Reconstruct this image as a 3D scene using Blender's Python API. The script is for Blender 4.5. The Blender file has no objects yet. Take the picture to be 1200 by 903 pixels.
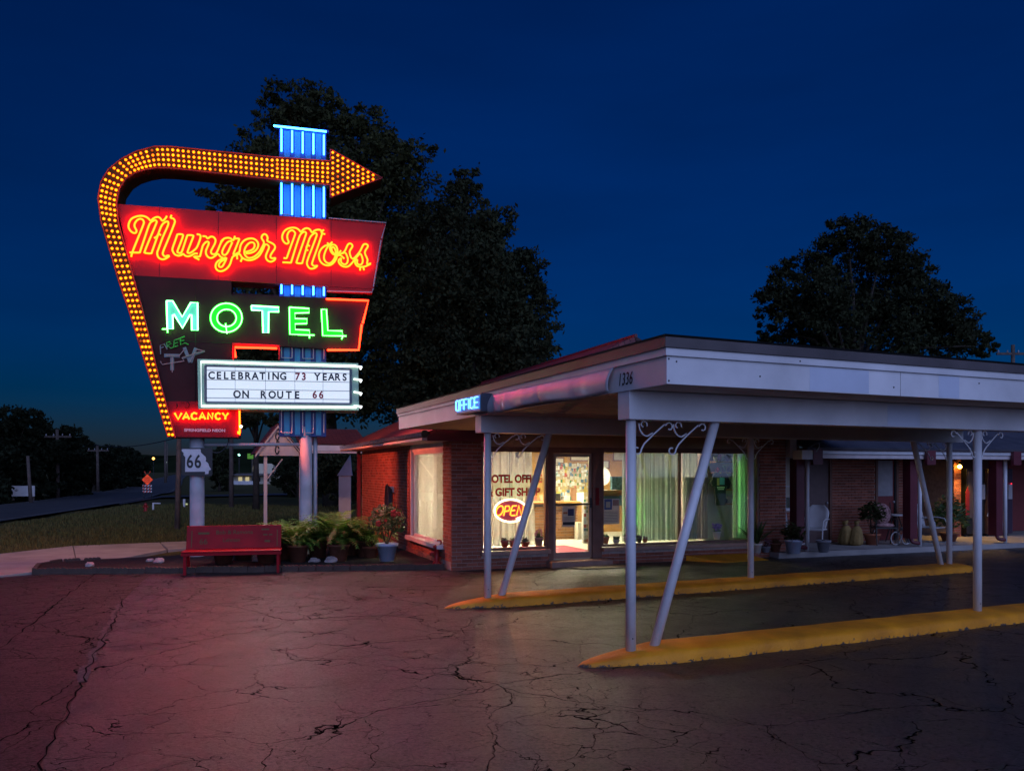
import bpy, bmesh, math, random
import numpy as np
from mathutils import Vector, Matrix
R = math.radians
rnd = random.Random(66)
sc = bpy.context.scene
C = sc.collection

# ------------------------------------------------------------------ camera
F = 980.0; HZ = 551.0; EYE = 1.9
cam = bpy.data.cameras.new('camera'); camo = bpy.data.objects.new('camera', cam); C.objects.link(camo)
camo.location = (0, 0, EYE); camo.rotation_euler = (R(90), 0, 0)
cam.sensor_width = 36; cam.lens = 36 * F / 1200; cam.shift_y = (HZ - 451.5) / 1200
cam.clip_start = 0.1; cam.clip_end = 5000
sc.camera = camo
# ------------------------------------------------------------------ sky at dusk, the sun just gone behind the camera
w = bpy.data.worlds.new('World'); sc.world = w; w.use_nodes = True
nt = w.node_tree
sky = nt.nodes.new('ShaderNodeTexSky'); sky.sky_type = 'NISHITA'; sky.sun_disc = False
sky.sun_elevation = R(3.5); sky.sun_rotation = R(195); sky.ozone_density = 8; sky.air_density = 1; sky.dust_density = .5
dusk = nt.nodes.new('ShaderNodeMix'); dusk.data_type = 'RGBA'; dusk.blend_type = 'MULTIPLY'; dusk.inputs[0].default_value = 1; dusk.inputs[7].default_value = (1.2, .74, .92, 1)
tcw = nt.nodes.new('ShaderNodeTexCoord'); mpw = nt.nodes.new('ShaderNodeMapping'); mpw.inputs['Scale'].default_value = (1.1, 1.1, 5); nzw = nt.nodes.new('ShaderNodeTexNoise'); nzw.inputs['Scale'].default_value = 1.6; nzw.inputs['Detail'].default_value = 5
mrw = nt.nodes.new('ShaderNodeMapRange'); mrw.inputs['From Min'].default_value = .3; mrw.inputs['From Max'].default_value = .7; mrw.inputs['To Min'].default_value = .84; mrw.inputs['To Max'].default_value = 1.14
mvw = nt.nodes.new('ShaderNodeVectorMath'); mvw.operation = 'SCALE'; nt.links.new(tcw.outputs['Generated'], mpw.inputs[0]); nt.links.new(mpw.outputs[0], nzw.inputs[0]); nt.links.new(nzw.outputs['Fac'], mrw.inputs[0]); nt.links.new(mrw.outputs[0], mvw.inputs['Scale']); nt.links.new(sky.outputs[0], mvw.inputs[0])
nt.links.new(mvw.outputs[0], dusk.inputs[6]); nt.links.new(dusk.outputs[2], nt.nodes['Background'].inputs[0]); nt.nodes['Background'].inputs[1].default_value = .066
sun = bpy.data.lights.new('twilight_sun', 'SUN'); sun.energy = 1.9; sun.angle = R(80); sun.color = (.42, .53, 1)
suno = bpy.data.objects.new('twilight_sun', sun); C.objects.link(suno)
suno.rotation_euler = Vector((-.34, .94, -.34)).to_track_quat('-Z', 'Y').to_euler()
sc.view_settings.view_transform = 'Standard'; sc.view_settings.look = 'None'; sc.view_settings.exposure = 0; sc.view_settings.gamma = 1
sc.render.engine = 'CYCLES'
cy = sc.cycles
cy.use_denoising = True; cy.adaptive_threshold = .02; cy.max_bounces = 5; cy.diffuse_bounces = 2; cy.glossy_bounces = 3; cy.transmission_bounces = 4
cy.transparent_max_bounces = 12; cy.sample_clamp_indirect = 3; cy.sample_clamp_direct = 0; cy.caustics_reflective = False; cy.caustics_refractive = False
cy.use_light_tree = True

# ------------------------------------------------------------------ helpers
def G(px, py, z=0):                       # photo point -> place on the ground (height z)
    Y = F * (EYE - z) / (py - HZ); return Vector(((px - 600) / F * Y, Y, z))
def P(px, py, Y): return Vector(((px - 600) / F * Y, Y, EYE - (py - HZ) / F * Y))
class Frame:
    def __init__(s, o, deg):
        s.o = Vector((o[0], o[1], 0)); s.a = R(deg); s.u = Vector((math.cos(s.a), math.sin(s.a), 0)); s.v = Vector((-math.sin(s.a), math.cos(s.a), 0))
    def w(s, u, v, z=0): return s.o + s.u * u + s.v * v + Vector((0, 0, z))
    def at(s, px, v):                     # u of the photo column px on the line v = const
        k = (px - 600) / F; b = s.o + s.v * v
        return (k * b.y - b.x) / (s.u.x - k * s.u.y)
    def atv(s, px, u):                    # v of the photo column px on the line u = const
        k = (px - 600) / F; b = s.o + s.u * u
        return (k * b.y - b.x) / (s.v.x - k * s.v.y)
    def z(s, py, u, v): return EYE - (py - HZ) / F * s.w(u, v).y
    def uz(s, px, py, v):
        u = s.at(px, v); return u, s.z(py, u, v)
def tag(o, label=None, cat=None, group=None, kind=None):
    if label: o['label'] = label
    if cat: o['category'] = cat
    if group: o['group'] = group
    if kind: o['kind'] = kind
    return o
def thing(name, label, cat, loc=(0, 0, 0), rz=0, group=None):
    o = bpy.data.objects.new(name, None); o.empty_display_size = .2; C.objects.link(o)
    o.location = loc; o.rotation_euler = (0, 0, rz); return tag(o, label, cat, group)
def copy_tree(o, parent=None):
    c = o.copy(); C.objects.link(c); c.parent = parent
    for ch in o.children: copy_tree(ch, c)
    return c
def link(name, me, m, parent=None, loc=None, rot=None, scale=None, kind=None):
    o = bpy.data.objects.new(name, me); C.objects.link(o)
    if m is not None and len(me.materials) == 0: me.materials.append(m)
    if parent: o.parent = parent
    if loc is not None: o.location = loc
    if rot is not None: o.rotation_euler = rot
    if scale is not None: o.scale = scale
    if kind: o['kind'] = kind
    return o
class MB:
    def __init__(s): s.v = []; s.f = []
    def add(s, vs, fs):
        b = len(s.v); s.v += [tuple(p) for p in vs]; s.f += [tuple(b + i for i in f) for f in fs]; return s
    def box(s, x0, x1, y0, y1, z0, z1):
        return s.add([(x0, y0, z0), (x1, y0, z0), (x1, y1, z0), (x0, y1, z0), (x0, y0, z1), (x1, y0, z1), (x1, y1, z1), (x0, y1, z1)],
                     [(0, 3, 2, 1), (4, 5, 6, 7), (0, 1, 5, 4), (1, 2, 6, 5), (2, 3, 7, 6), (3, 0, 4, 7)])
    def hexa(s, lo, hi):                  # two quads
        return s.add(list(lo) + list(hi), [(0, 3, 2, 1), (4, 5, 6, 7), (0, 1, 5, 4), (1, 2, 6, 5), (2, 3, 7, 6), (3, 0, 4, 7)])
    def prism(s, pts, y0, y1):            # outline in x,z extruded along y
        n = len(pts)
        if sum(pts[i][0] * pts[(i + 1) % n][1] - pts[(i + 1) % n][0] * pts[i][1] for i in range(n)) < 0: pts = pts[::-1]
        return s.add([(x, y0, z) for x, z in pts] + [(x, y1, z) for x, z in pts],
                     [tuple(range(n)), tuple(range(2 * n - 1, n - 1, -1))] + [(i, i + n, (i + 1) % n + n, (i + 1) % n) for i in range(n)])
    def slab(s, pts, z0, z1):             # outline in x,y extruded along z
        n = len(pts)
        if sum(pts[i][0] * pts[(i + 1) % n][1] - pts[(i + 1) % n][0] * pts[i][1] for i in range(n)) < 0: pts = pts[::-1]
        return s.add([(p[0], p[1], z0) for p in pts] + [(p[0], p[1], z1) for p in pts],
                     [tuple(range(n - 1, -1, -1)), tuple(range(n, 2 * n))] + [(i, (i + 1) % n, (i + 1) % n + n, i + n) for i in range(n)])
    def tube(s, pts, r, n=6, closed=False, r1=None):
        pts = [Vector(p) for p in pts]
        if closed: pts = pts + [pts[0]]
        m = len(pts); prev = None; vs = []
        for i, p in enumerate(pts):
            t = (pts[min(i + 1, m - 1)] - pts[max(i - 1, 0)])
            if t.length < 1e-9: t = Vector((0, 0, 1))
            t.normalize()
            if prev is None:
                a = Vector((0, 1, 0)) if abs(t.y) < .9 else Vector((1, 0, 0))
                prev = t.cross(a).normalized()
            prev = (prev - t * prev.dot(t))
            prev = prev.normalized() if prev.length > 1e-6 else t.orthogonal().normalized()
            b = t.cross(prev); rr = r if r1 is None else r + (r1 - r) * i / (m - 1)
            vs += [p + (prev * math.cos(2 * math.pi * k / n) + b * math.sin(2 * math.pi * k / n)) * rr for k in range(n)]
        fs = [(i * n + k, i * n + (k + 1) % n, (i + 1) * n + (k + 1) % n, (i + 1) * n + k) for i in range(m - 1) for k in range(n)]
        fs += [tuple(range(n - 1, -1, -1)), tuple(range((m - 1) * n, m * n))]
        return s.add(vs, fs)
    def lathe(s, prof, c=(0, 0, 0), n=16, wob=0):
        vs = []
        for r, z in prof:
            vs += [(c[0] + r * math.cos(2 * math.pi * k / n) * (1 + wob * math.sin(3 * k)), c[1] + r * math.sin(2 * math.pi * k / n), c[2] + z) for k in range(n)]
        m = len(prof)
        fs = [(i * n + k, i * n + (k + 1) % n, (i + 1) * n + (k + 1) % n, (i + 1) * n + k) for i in range(m - 1) for k in range(n)]
        return s.add(vs, fs + [tuple(range(n - 1, -1, -1)), tuple(range((m - 1) * n, m * n))])
    def ball(s, c, rx, ry=None, rz=None, n=10, m=6, jit=0):
        ry = ry or rx; rz = rz or rx
        return s.add_ball(c, rx, ry, rz, n, m, jit)
    def add_ball(s, c, rx, ry, rz, n, m, jit):
        vs = [(c[0], c[1], c[2] - rz)]
        for i in range(1, m):
            t = -math.pi / 2 + math.pi * i / m
            for k in range(n):
                j = 1 + jit * (rnd.random() - .5)
                vs.append((c[0] + rx * j * math.cos(t) * math.cos(2 * math.pi * k / n), c[1] + ry * j * math.cos(t) * math.sin(2 * math.pi * k / n), c[2] + rz * j * math.sin(t)))
        vs.append((c[0], c[1], c[2] + rz)); e = len(vs) - 1
        fs = [(0, 1 + (k + 1) % n, 1 + k) for k in range(n)]
        fs += [(1 + i * n + k, 1 + i * n + (k + 1) % n, 1 + (i + 1) * n + (k + 1) % n, 1 + (i + 1) * n + k) for i in range(m - 2) for k in range(n)]
        fs += [(1 + (m - 2) * n + k, 1 + (m - 2) * n + (k + 1) % n, e) for k in range(n)]
        return s.add(vs, fs)
    def build(s, name, m, parent=None, smooth=False, kind=None, loc=None, rot=None, bevel=0):
        me = bpy.data.meshes.new(name); me.from_pydata(s.v, [], s.f)
        if smooth: me.polygons.foreach_set('use_smooth', [True] * len(me.polygons))
        me.update()
        o = link(name, me, m, parent, loc, rot, kind=kind)
        if bevel:
            b = o.modifiers.new('bevel', 'BEVEL'); b.width = bevel; b.segments = 2; b.limit_method = 'ANGLE'
        return o
def smooth_path(pts, k=3):                # Catmull-Rom through the points
    pts = [Vector(p) for p in pts]; out = []
    for i in range(len(pts) - 1):
        p0 = pts[max(i - 1, 0)]; p1 = pts[i]; p2 = pts[i + 1]; p3 = pts[min(i + 2, len(pts) - 1)]
        for j in range(k):
            t = j / k
            out.append(.5 * ((2 * p1) + (p2 - p0) * t + (2 * p0 - 5 * p1 + 4 * p2 - p3) * t * t + (3 * p1 - p0 - 3 * p2 + p3) * t ** 3))
    return out + [pts[-1]]
def text_mesh(s, size, ext=.002, shear=0, bold=0, align='CENTER', sx=1):
    cu = bpy.data.curves.new('lettering', 'FONT'); cu.body = s; cu.size = size; cu.extrude = ext; cu.align_x = align; cu.shear = shear; cu.offset = bold; cu.resolution_u = 4
    o = bpy.data.objects.new('lettering', cu); C.objects.link(o)
    me = bpy.data.meshes.new_from_object(o.evaluated_get(bpy.context.evaluated_depsgraph_get()))
    bpy.data.objects.remove(o); bpy.data.curves.remove(cu)
    me.transform(Matrix.Diagonal((sx, 1, 1, 1))); me.transform(Matrix.Rotation(R(90), 4, 'X')); me.materials.clear()
    return me
def text(name, s, size, m, parent, loc, rz=0, **kw): return link(name, text_mesh(s, size, **kw), m, parent, loc, (0, 0, rz))

# ------------------------------------------------------------------ materials
def newmat(name):
    m = bpy.data.materials.new(name); m.use_nodes = True; n = m.node_tree; return m, n, n.nodes['Principled BSDF'], n.links
def nd(n, t, **kw):
    x = n.nodes.new(t)
    for k, v in kw.items(): setattr(x, k, v)
    return x
def ramp(n, src, stops):
    r = nd(n, 'ShaderNodeValToRGB'); e = r.color_ramp.elements
    while len(e) < len(stops): e.new(.5)
    for i, (p, c) in enumerate(stops): e[i].position = p; e[i].color = (*c, 1) if len(c) == 3 else c
    n.links.new(src, r.inputs[0]); return r
def pm(name, col, var=.2, scale=6, rough=.6, metal=0, bump=0, bscale=60, spec=.5, coat=0, col2=None, isl=0, trans=0):
    m, n, b, L = newmat(name)
    tc = nd(n, 'ShaderNodeTexCoord'); nz = nd(n, 'ShaderNodeTexNoise'); nz.inputs['Scale'].default_value = scale; nz.inputs['Detail'].default_value = 6
    L.new(tc.outputs['Object'], nz.inputs['Vector'])
    c2 = col2 or tuple(c * (1 - var) for c in col); c1 = tuple(min(1, c * (1 + var * .6)) for c in col)
    r = ramp(n, nz.outputs['Fac'], [(.3, c2), (.7, c1)]); out = r.outputs[0]
    if isl:
        ge = nd(n, 'ShaderNodeNewGeometry'); oi = nd(n, 'ShaderNodeObjectInfo')
        ad = nd(n, 'ShaderNodeMath', operation='ADD'); L.new(ge.outputs['Random Per Island'], ad.inputs[0]); L.new(oi.outputs['Random'], ad.inputs[1])
        fr = nd(n, 'ShaderNodeMath', operation='FRACT'); L.new(ad.outputs[0], fr.inputs[0])
        mr = nd(n, 'ShaderNodeMapRange'); mr.inputs['To Min'].default_value = 1 - isl; mr.inputs['To Max'].default_value = 1 + isl; L.new(fr.outputs[0], mr.inputs[0])
        mx = nd(n, 'ShaderNodeVectorMath', operation='SCALE'); L.new(out, mx.inputs[0]); L.new(mr.outputs[0], mx.inputs['Scale']); out = mx.outputs[0]
    L.new(out, b.inputs['Base Color'])
    b.inputs['Roughness'].default_value = rough; b.inputs['Metallic'].default_value = metal; b.inputs['Specular IOR Level'].default_value = spec; b.inputs['Coat Weight'].default_value = coat
    if bump:
        n2 = nd(n, 'ShaderNodeTexNoise'); n2.inputs['Scale'].default_value = bscale; n2.inputs['Detail'].default_value = 4; L.new(tc.outputs['Object'], n2.inputs['Vector'])
        bp = nd(n, 'ShaderNodeBump'); bp.inputs['Strength'].default_value = bump; bp.inputs['Distance'].default_value = .02; L.new(n2.outputs['Fac'], bp.inputs['Height']); L.new(bp.outputs[0], b.inputs['Normal'])
    if trans:
        t = nd(n, 'ShaderNodeBsdfTranslucent'); L.new(out, t.inputs[0]); ms = nd(n, 'ShaderNodeMixShader'); ms.inputs[0].default_value = trans
        L.new(b.outputs[0], ms.inputs[1]); L.new(t.outputs[0], ms.inputs[2]); L.new(ms.outputs[0], n.nodes['Material Output'].inputs[0])
    return m
def em(name, col, s, base=(.02, .02, .02)):
    m, n, b, L = newmat(name)
    nz = nd(n, 'ShaderNodeTexNoise'); nz.inputs['Scale'].default_value = 3
    mr = nd(n, 'ShaderNodeMapRange'); mr.inputs['To Min'].default_value = s * .9; mr.inputs['To Max'].default_value = s * 1.1
    L.new(nz.outputs['Fac'], mr.inputs[0]); L.new(mr.outputs[0], b.inputs['Emission Strength'])
    b.inputs['Base Color'].default_value = (*base, 1); b.inputs['Emission Color'].default_value = (*col, 1); return m
def glass(name, tint=(1, 1, 1), refl=.07):
    m, n, b, L = newmat(name); n.nodes.remove(b)
    t = nd(n, 'ShaderNodeBsdfTransparent'); t.inputs[0].default_value = (*tint, 1); g = nd(n, 'ShaderNodeBsdfGlossy'); g.inputs['Roughness'].default_value = .02
    lw = nd(n, 'ShaderNodeLayerWeight'); lw.inputs[0].default_value = .25
    mr = nd(n, 'ShaderNodeMapRange'); mr.inputs['To Min'].default_value = refl; mr.inputs['To Max'].default_value = .3; L.new(lw.outputs['Fresnel'], mr.inputs[0])
    ms = nd(n, 'ShaderNodeMixShader'); L.new(mr.outputs[0], ms.inputs[0]); L.new(t.outputs[0], ms.inputs[1]); L.new(g.outputs[0], ms.inputs[2])
    L.new(ms.outputs[0], n.nodes['Material Output'].inputs[0]); return m
def sheer(name, col, thru):
    m, n, b, L = newmat(name); n.nodes.remove(b)
    wv = nd(n, 'ShaderNodeTexNoise'); wv.inputs['Scale'].default_value = 40; rp = ramp(n, wv.outputs['Fac'], [(.3, tuple(c * .8 for c in col)), (.7, col)])
    d = nd(n, 'ShaderNodeBsdfDiffuse'); t = nd(n, 'ShaderNodeBsdfTranslucent'); x = nd(n, 'ShaderNodeBsdfTransparent')
    L.new(rp.outputs[0], d.inputs[0]); L.new(rp.outputs[0], t.inputs[0])
    a = nd(n, 'ShaderNodeMixShader'); a.inputs[0].default_value = .6; L.new(d.outputs[0], a.inputs[1]); L.new(t.outputs[0], a.inputs[2])
    c = nd(n, 'ShaderNodeMixShader'); c.inputs[0].default_value = thru; L.new(a.outputs[0], c.inputs[1]); L.new(x.outputs[0], c.inputs[2])
    L.new(c.outputs[0], n.nodes['Material Output'].inputs[0]); return m
def asphalt(name, base, crack=1.0, ro=(.27, .50), spec=.6):
    m, n, b, L = newmat(name); tc = nd(n, 'ShaderNodeTexCoord')
    def noise(sc_, det=6, ro=.6, vec=None):
        x = nd(n, 'ShaderNodeTexNoise'); x.inputs['Scale'].default_value = sc_; x.inputs['Detail'].default_value = det; x.inputs['Roughness'].default_value = ro; L.new(vec or tc.outputs['Object'], x.inputs['Vector']); return x
    def mr(src, a0, a1, b0, b1):
        x = nd(n, 'ShaderNodeMapRange'); x.inputs['From Min'].default_value = a0; x.inputs['From Max'].default_value = a1; x.inputs['To Min'].default_value = b0; x.inputs['To Max'].default_value = b1; L.new(src, x.inputs[0]); return x.outputs[0]
    def math_(op, x, y, clamp=False):
        q = nd(n, 'ShaderNodeMath', operation=op); q.use_clamp = clamp
        for i, v in enumerate((x, y)):
            if isinstance(v, (int, float)): q.inputs[i].default_value = v
            else: L.new(v, q.inputs[i])
        return q.outputs[0]
    big = noise(.23, 4); mid = noise(1.7, 8, .7); fine = noise(30, 4, .8); grit = noise(120, 2, .8)
    def warp(vec, sc_, amp):
        wp = noise(sc_, 4, .6, vec); sub = nd(n, 'ShaderNodeVectorMath', operation='SUBTRACT'); L.new(wp.outputs['Color'], sub.inputs[0]); sub.inputs[1].default_value = (.5, .5, .5)
        scl = nd(n, 'ShaderNodeVectorMath', operation='SCALE'); scl.inputs['Scale'].default_value = amp; L.new(sub.outputs[0], scl.inputs[0])
        ad = nd(n, 'ShaderNodeVectorMath', operation='ADD'); L.new(vec, ad.inputs[0]); L.new(scl.outputs[0], ad.inputs[1]); return ad.outputs[0]
    wv = warp(warp(tc.outputs['Object'], .6, 1.0), 4, .15)
    cr = None; vary = noise(.9, 5, .6)
    for s_, half, lo, hi, src in ((.42, .0085, .36, .66, vary), (1.05, .0065, .44, .70, vary), (2.6, .005, .46, .66, big)):
        v = nd(n, 'ShaderNodeTexVoronoi', feature='DISTANCE_TO_EDGE'); v.inputs['Scale'].default_value = s_; L.new(wv, v.inputs['Vector'])
        wd = mr(src.outputs['Fac'], lo, hi, 0, half * s_ * 1.6)          # cracks open and close along their run
        k = math_('DIVIDE', math_('SUBTRACT', v.outputs['Distance'], math_('MULTIPLY', wd, .45)), math_('ADD', math_('MULTIPLY', wd, .55), .0008), True)
        cr = k if cr is None else math_('MINIMUM', cr, k)
    pits = nd(n, 'ShaderNodeTexVoronoi'); pits.inputs['Scale'].default_value = 17; L.new(tc.outputs['Object'], pits.inputs['Vector'])
    pit = mr(pits.outputs['Distance'], .10, .32, .35, 1)
    c0 = ramp(n, mid.outputs['Fac'], [(.28, tuple(c * .55 for c in base)), (.5, base), (.74, tuple(c * 1.5 for c in base))])
    val = math_('MULTIPLY', mr(big.outputs['Fac'], .3, .7, .6, 1.35), math_('MULTIPLY', mr(fine.outputs['Fac'], .41, .59, .15, 1.85), pit))
    sc1 = nd(n, 'ShaderNodeVectorMath', operation='SCALE'); L.new(c0.outputs[0], sc1.inputs[0]); L.new(val, sc1.inputs['Scale'])
    m3 = nd(n, 'ShaderNodeMix', data_type='RGBA'); L.new(cr, m3.inputs[0]); m3.inputs[6].default_value = (.003, .003, .003, 1); L.new(sc1.outputs[0], m3.inputs[7])
    L.new(m3.outputs[2], b.inputs['Base Color'])
    L.new(mr(mid.outputs['Fac'], .3, .7, *ro), b.inputs['Roughness'])
    L.new(math_('MULTIPLY', math_('MULTIPLY', cr, pit), spec), b.inputs['Specular IOR Level'])
    h = math_('ADD', math_('MULTIPLY', cr, 2.2 * crack), math_('ADD', fine.outputs['Fac'], math_('MULTIPLY', grit.outputs['Fac'], .5)))
    bp = nd(n, 'ShaderNodeBump'); bp.inputs['Strength'].default_value = 1; bp.inputs['Distance'].default_value = .016; L.new(h, bp.inputs['Height'])
    h2 = nd(n, 'ShaderNodeBump'); h2.inputs['Strength'].default_value = .3; h2.inputs['Distance'].default_value = .06; L.new(mid.outputs['Fac'], h2.inputs['Height']); L.new(bp.outputs[0], h2.inputs['Normal'])
    L.new(h2.outputs[0], b.inputs['Normal'])
    return m
M = {}
M['asphalt'] = asphalt('cracked_asphalt', (.036, .032, .034))
M['asphalt2'] = asphalt('old_asphalt', (.025, .021, .022), .8, (.5, .75), .4)
M['road'] = pm('road_asphalt', (.07, .07, .075), .3, .8, .7, bump=.3)
M['concrete'] = pm('concrete', (.36, .34, .33), .25, 1.5, .85, bump=.4, bscale=30)
M['lawn'] = pm('lawn', (.055, .06, .022), .5, .35, .95, bump=.9, bscale=14, col2=(.085, .07, .03), spec=.1)
M['grass'] = pm('grass_blades', (.075, .08, .025), .5, .5, .8, isl=.4, col2=(.12, .10, .04), spec=.1)
M['soil'] = pm('mulch', (.022, .014, .012), .5, 9, .95, bump=1, bscale=40)
M['hill'] = pm('wooded_hill', (.02, .03, .015), .6, .02, 1, spec=0)
M['yellow'] = pm('yellow_kerb_paint', (.85, .36, .012), .3, 2.5, .62, bump=.35, bscale=45, col2=(.60, .25, .012))
def chipped(name, col, col2, under):
    m = pm(name, col, .3, 2.5, .62, bump=.5, bscale=40, col2=col2); n = m.node_tree; L = n.links; b = n.nodes['Principled BSDF']; src = b.inputs['Base Color'].links[0].from_socket
    tc = nd(n, 'ShaderNodeTexCoord'); z = nd(n, 'ShaderNodeSeparateXYZ'); L.new(tc.outputs['Object'], z.inputs[0])
    nz = nd(n, 'ShaderNodeTexNoise'); nz.inputs['Scale'].default_value = 14; nz.inputs['Detail'].default_value = 8; nz.inputs['Roughness'].default_value = .75; L.new(tc.outputs['Object'], nz.inputs['Vector'])
    ad = nd(n, 'ShaderNodeMath', operation='MULTIPLY_ADD'); L.new(z.outputs['Z'], ad.inputs[0]); ad.inputs[1].default_value = 2.6; L.new(nz.outputs['Fac'], ad.inputs[2])
    rp = ramp(n, ad.outputs[0], [(.47, (0, 0, 0)), (.50, (1, 1, 1))]); mx = nd(n, 'ShaderNodeMix', data_type='RGBA'); L.new(rp.outputs[0], mx.inputs[0]); mx.inputs[6].default_value = (*under, 1); L.new(src, mx.inputs[7]); L.new(mx.outputs[2], b.inputs['Base Color']); return m
M['kerb'] = chipped('chipped_yellow_paint', (.85, .32, .008), (.60, .21, .008), (.05, .045, .04))
M['white'] = pm('white_paint', (.74, .74, .76), .22, 1.3, .5, bump=.12, bscale=14)
M['whitem'] = pm('white_metal', (.70, .71, .74), .1, 5, .38, bump=.03)
M['pole'] = pm('grey_steel_pole', (.42, .44, .48), .25, 3, .45, bump=.08)
M['tin'] = pm('pale_flashing', (.48, .48, .52), .15, 4, .5, bump=.1, bscale=6)
M['tar'] = pm('roof_edge_metal', (.10, .085, .09), .3, 2, .5, bump=.1)
M['soffit'] = pm('soffit_board', (.64, .55, .48), .18, 2, .7, bump=.1)
M['brick'] = pm('red_brick', (.36, .115, .07), .3, 8, .85, bump=.5, bscale=80, isl=.28)
M['mortar'] = pm('mortar', (.44, .37, .33), .25, 12, .95, bump=.5, bscale=90)
M['obrick'] = pm('tan_brick', (.42, .20, .075), .3, 8, .8, bump=.4, bscale=80, isl=.3)
M['maroon'] = pm('maroon_paint', (.13, .018, .03), .2, 4, .45, bump=.05)
M['brown'] = pm('brown_frame', (.20, .095, .065), .2, 5, .5)
M['trim'] = pm('pinkish_trim', (.62, .55, .55), .12, 5, .5)
def shingle():
    m, n, b, L = newmat('red_shingles'); tc = nd(n, 'ShaderNodeTexCoord')
    br = nd(n, 'ShaderNodeTexBrick'); br.inputs['Scale'].default_value = 1; br.inputs['Brick Width'].default_value = .3; br.inputs['Row Height'].default_value = .14; br.inputs['Mortar Size'].default_value = .012
    br.inputs['Color1'].default_value = (.17, .035, .04, 1); br.inputs['Color2'].default_value = (.23, .06, .06, 1); br.inputs['Mortar'].default_value = (.04, .012, .014, 1)
    L.new(tc.outputs['UV'], br.inputs['Vector']); L.new(br.outputs['Color'], b.inputs['Base Color']); b.inputs['Roughness'].default_value = .6
    bp = nd(n, 'ShaderNodeBump'); bp.inputs['Strength'].default_value = .6; bp.inputs['Distance'].default_value = .01; bp.invert = True; L.new(br.outputs['Fac'], bp.inputs['Height']); L.new(bp.outputs[0], b.inputs['Normal']); return m
M['shingle'] = shingle()
M['wshingle'] = pm('dark_shingles', (.09, .085, .10), .3, 3, .5, bump=.3)
M['glass'] = glass('window_glass', refl=.03)
M['black'] = pm('black_paint', (.012, .012, .013), .3, 5, .45)
M['iron'] = pm('dark_iron', (.03, .03, .032), .3, 5, .45)
M['wood'] = pm('weathered_pole', (.11, .085, .075), .35, 5, .9, bump=.5, bscale=25)
M['bark'] = pm('bark', (.05, .04, .03), .4, 6, .95, bump=.8, bscale=20)
M['leaf'] = pm('tree_leaves', (.050, .058, .020), .4, .6, .7, isl=.55, trans=.25, spec=.2)
M['leaf2'] = pm('dark_leaves', (.034, .042, .018), .4, .6, .8, isl=.5, trans=.2, spec=.2)
M['leaf3'] = pm('woodland_leaves', (.020, .028, .016), .4, .6, .85, isl=.5, trans=.2, spec=.1)
M['fern'] = pm('fern_fronds', (.12, .25, .03), .3, 3, .6, isl=.35, trans=.3)
M['green'] = pm('plant_leaves', (.06, .11, .03), .35, 4, .5, isl=.4, trans=.2)
M['terra'] = pm('terracotta', (.38, .13, .07), .2, 6, .8, bump=.2)
M['bluepot'] = pm('pale_blue_pot', (.45, .52, .68), .12, 5, .4)
M['greypot'] = pm('grey_pot', (.30, .31, .36), .15, 5, .5)
M['whitepot'] = pm('white_pot', (.72, .70, .66), .1, 5, .4)
M['rust'] = pm('rust_pot', (.20, .07, .04), .3, 5, .7)
M['rock'] = pm('pale_rock', (.45, .38, .38), .3, 5, .9, bump=.6, bscale=20)
M['edging'] = pm('edging_block', (.085, .055, .045), .3, 6, .9, bump=.4)
M['benchred'] = pm('red_bench_paint', (.32, .006, .014), .25, 3, .45, spec=.15)
M['benchink'] = pm('bench_cut_letters', (.12, .08, .02), .2, 8, .7)
M['red'] = pm('red_enamel', (.35, .02, .02), .2, 5, .4)
M['flower'] = pm('red_petals', (.6, .05, .03), .2, 20, .6, trans=.2)
M['pink'] = pm('pink_petals', (.7, .3, .35), .2, 20, .6)
M['purple'] = pm('purple_petals', (.25, .15, .5), .2, 20, .6)
M['cream'] = pm('cream_paint', (.68, .62, .48), .1, 3, .6)
M['wallpanel'] = pm('honey_wood_panel', (.42, .22, .06), .25, 4, .5)
M['floor'] = pm('vinyl_floor', (.50, .50, .42), .12, 4, .35)
M['mat'] = pm('red_mat', (.38, .06, .10), .15, 30, .95)
M['paper'] = pm('paper', (.72, .70, .66), .08, 8, .8, trans=.4)
M['sack'] = pm('burlap', (.30, .20, .07), .25, 14, .95, bump=.6, bscale=60)
M['rubber'] = pm('black_rubber', (.02, .022, .03), .2, 5, .5)
M['cushion'] = pm('floral_cushion', (.55, .33, .33), .6, 22, .9, col2=(.22, .10, .10))
def cm(name, c, r=.6): return pm(name, c, .15, 8, r)

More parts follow.
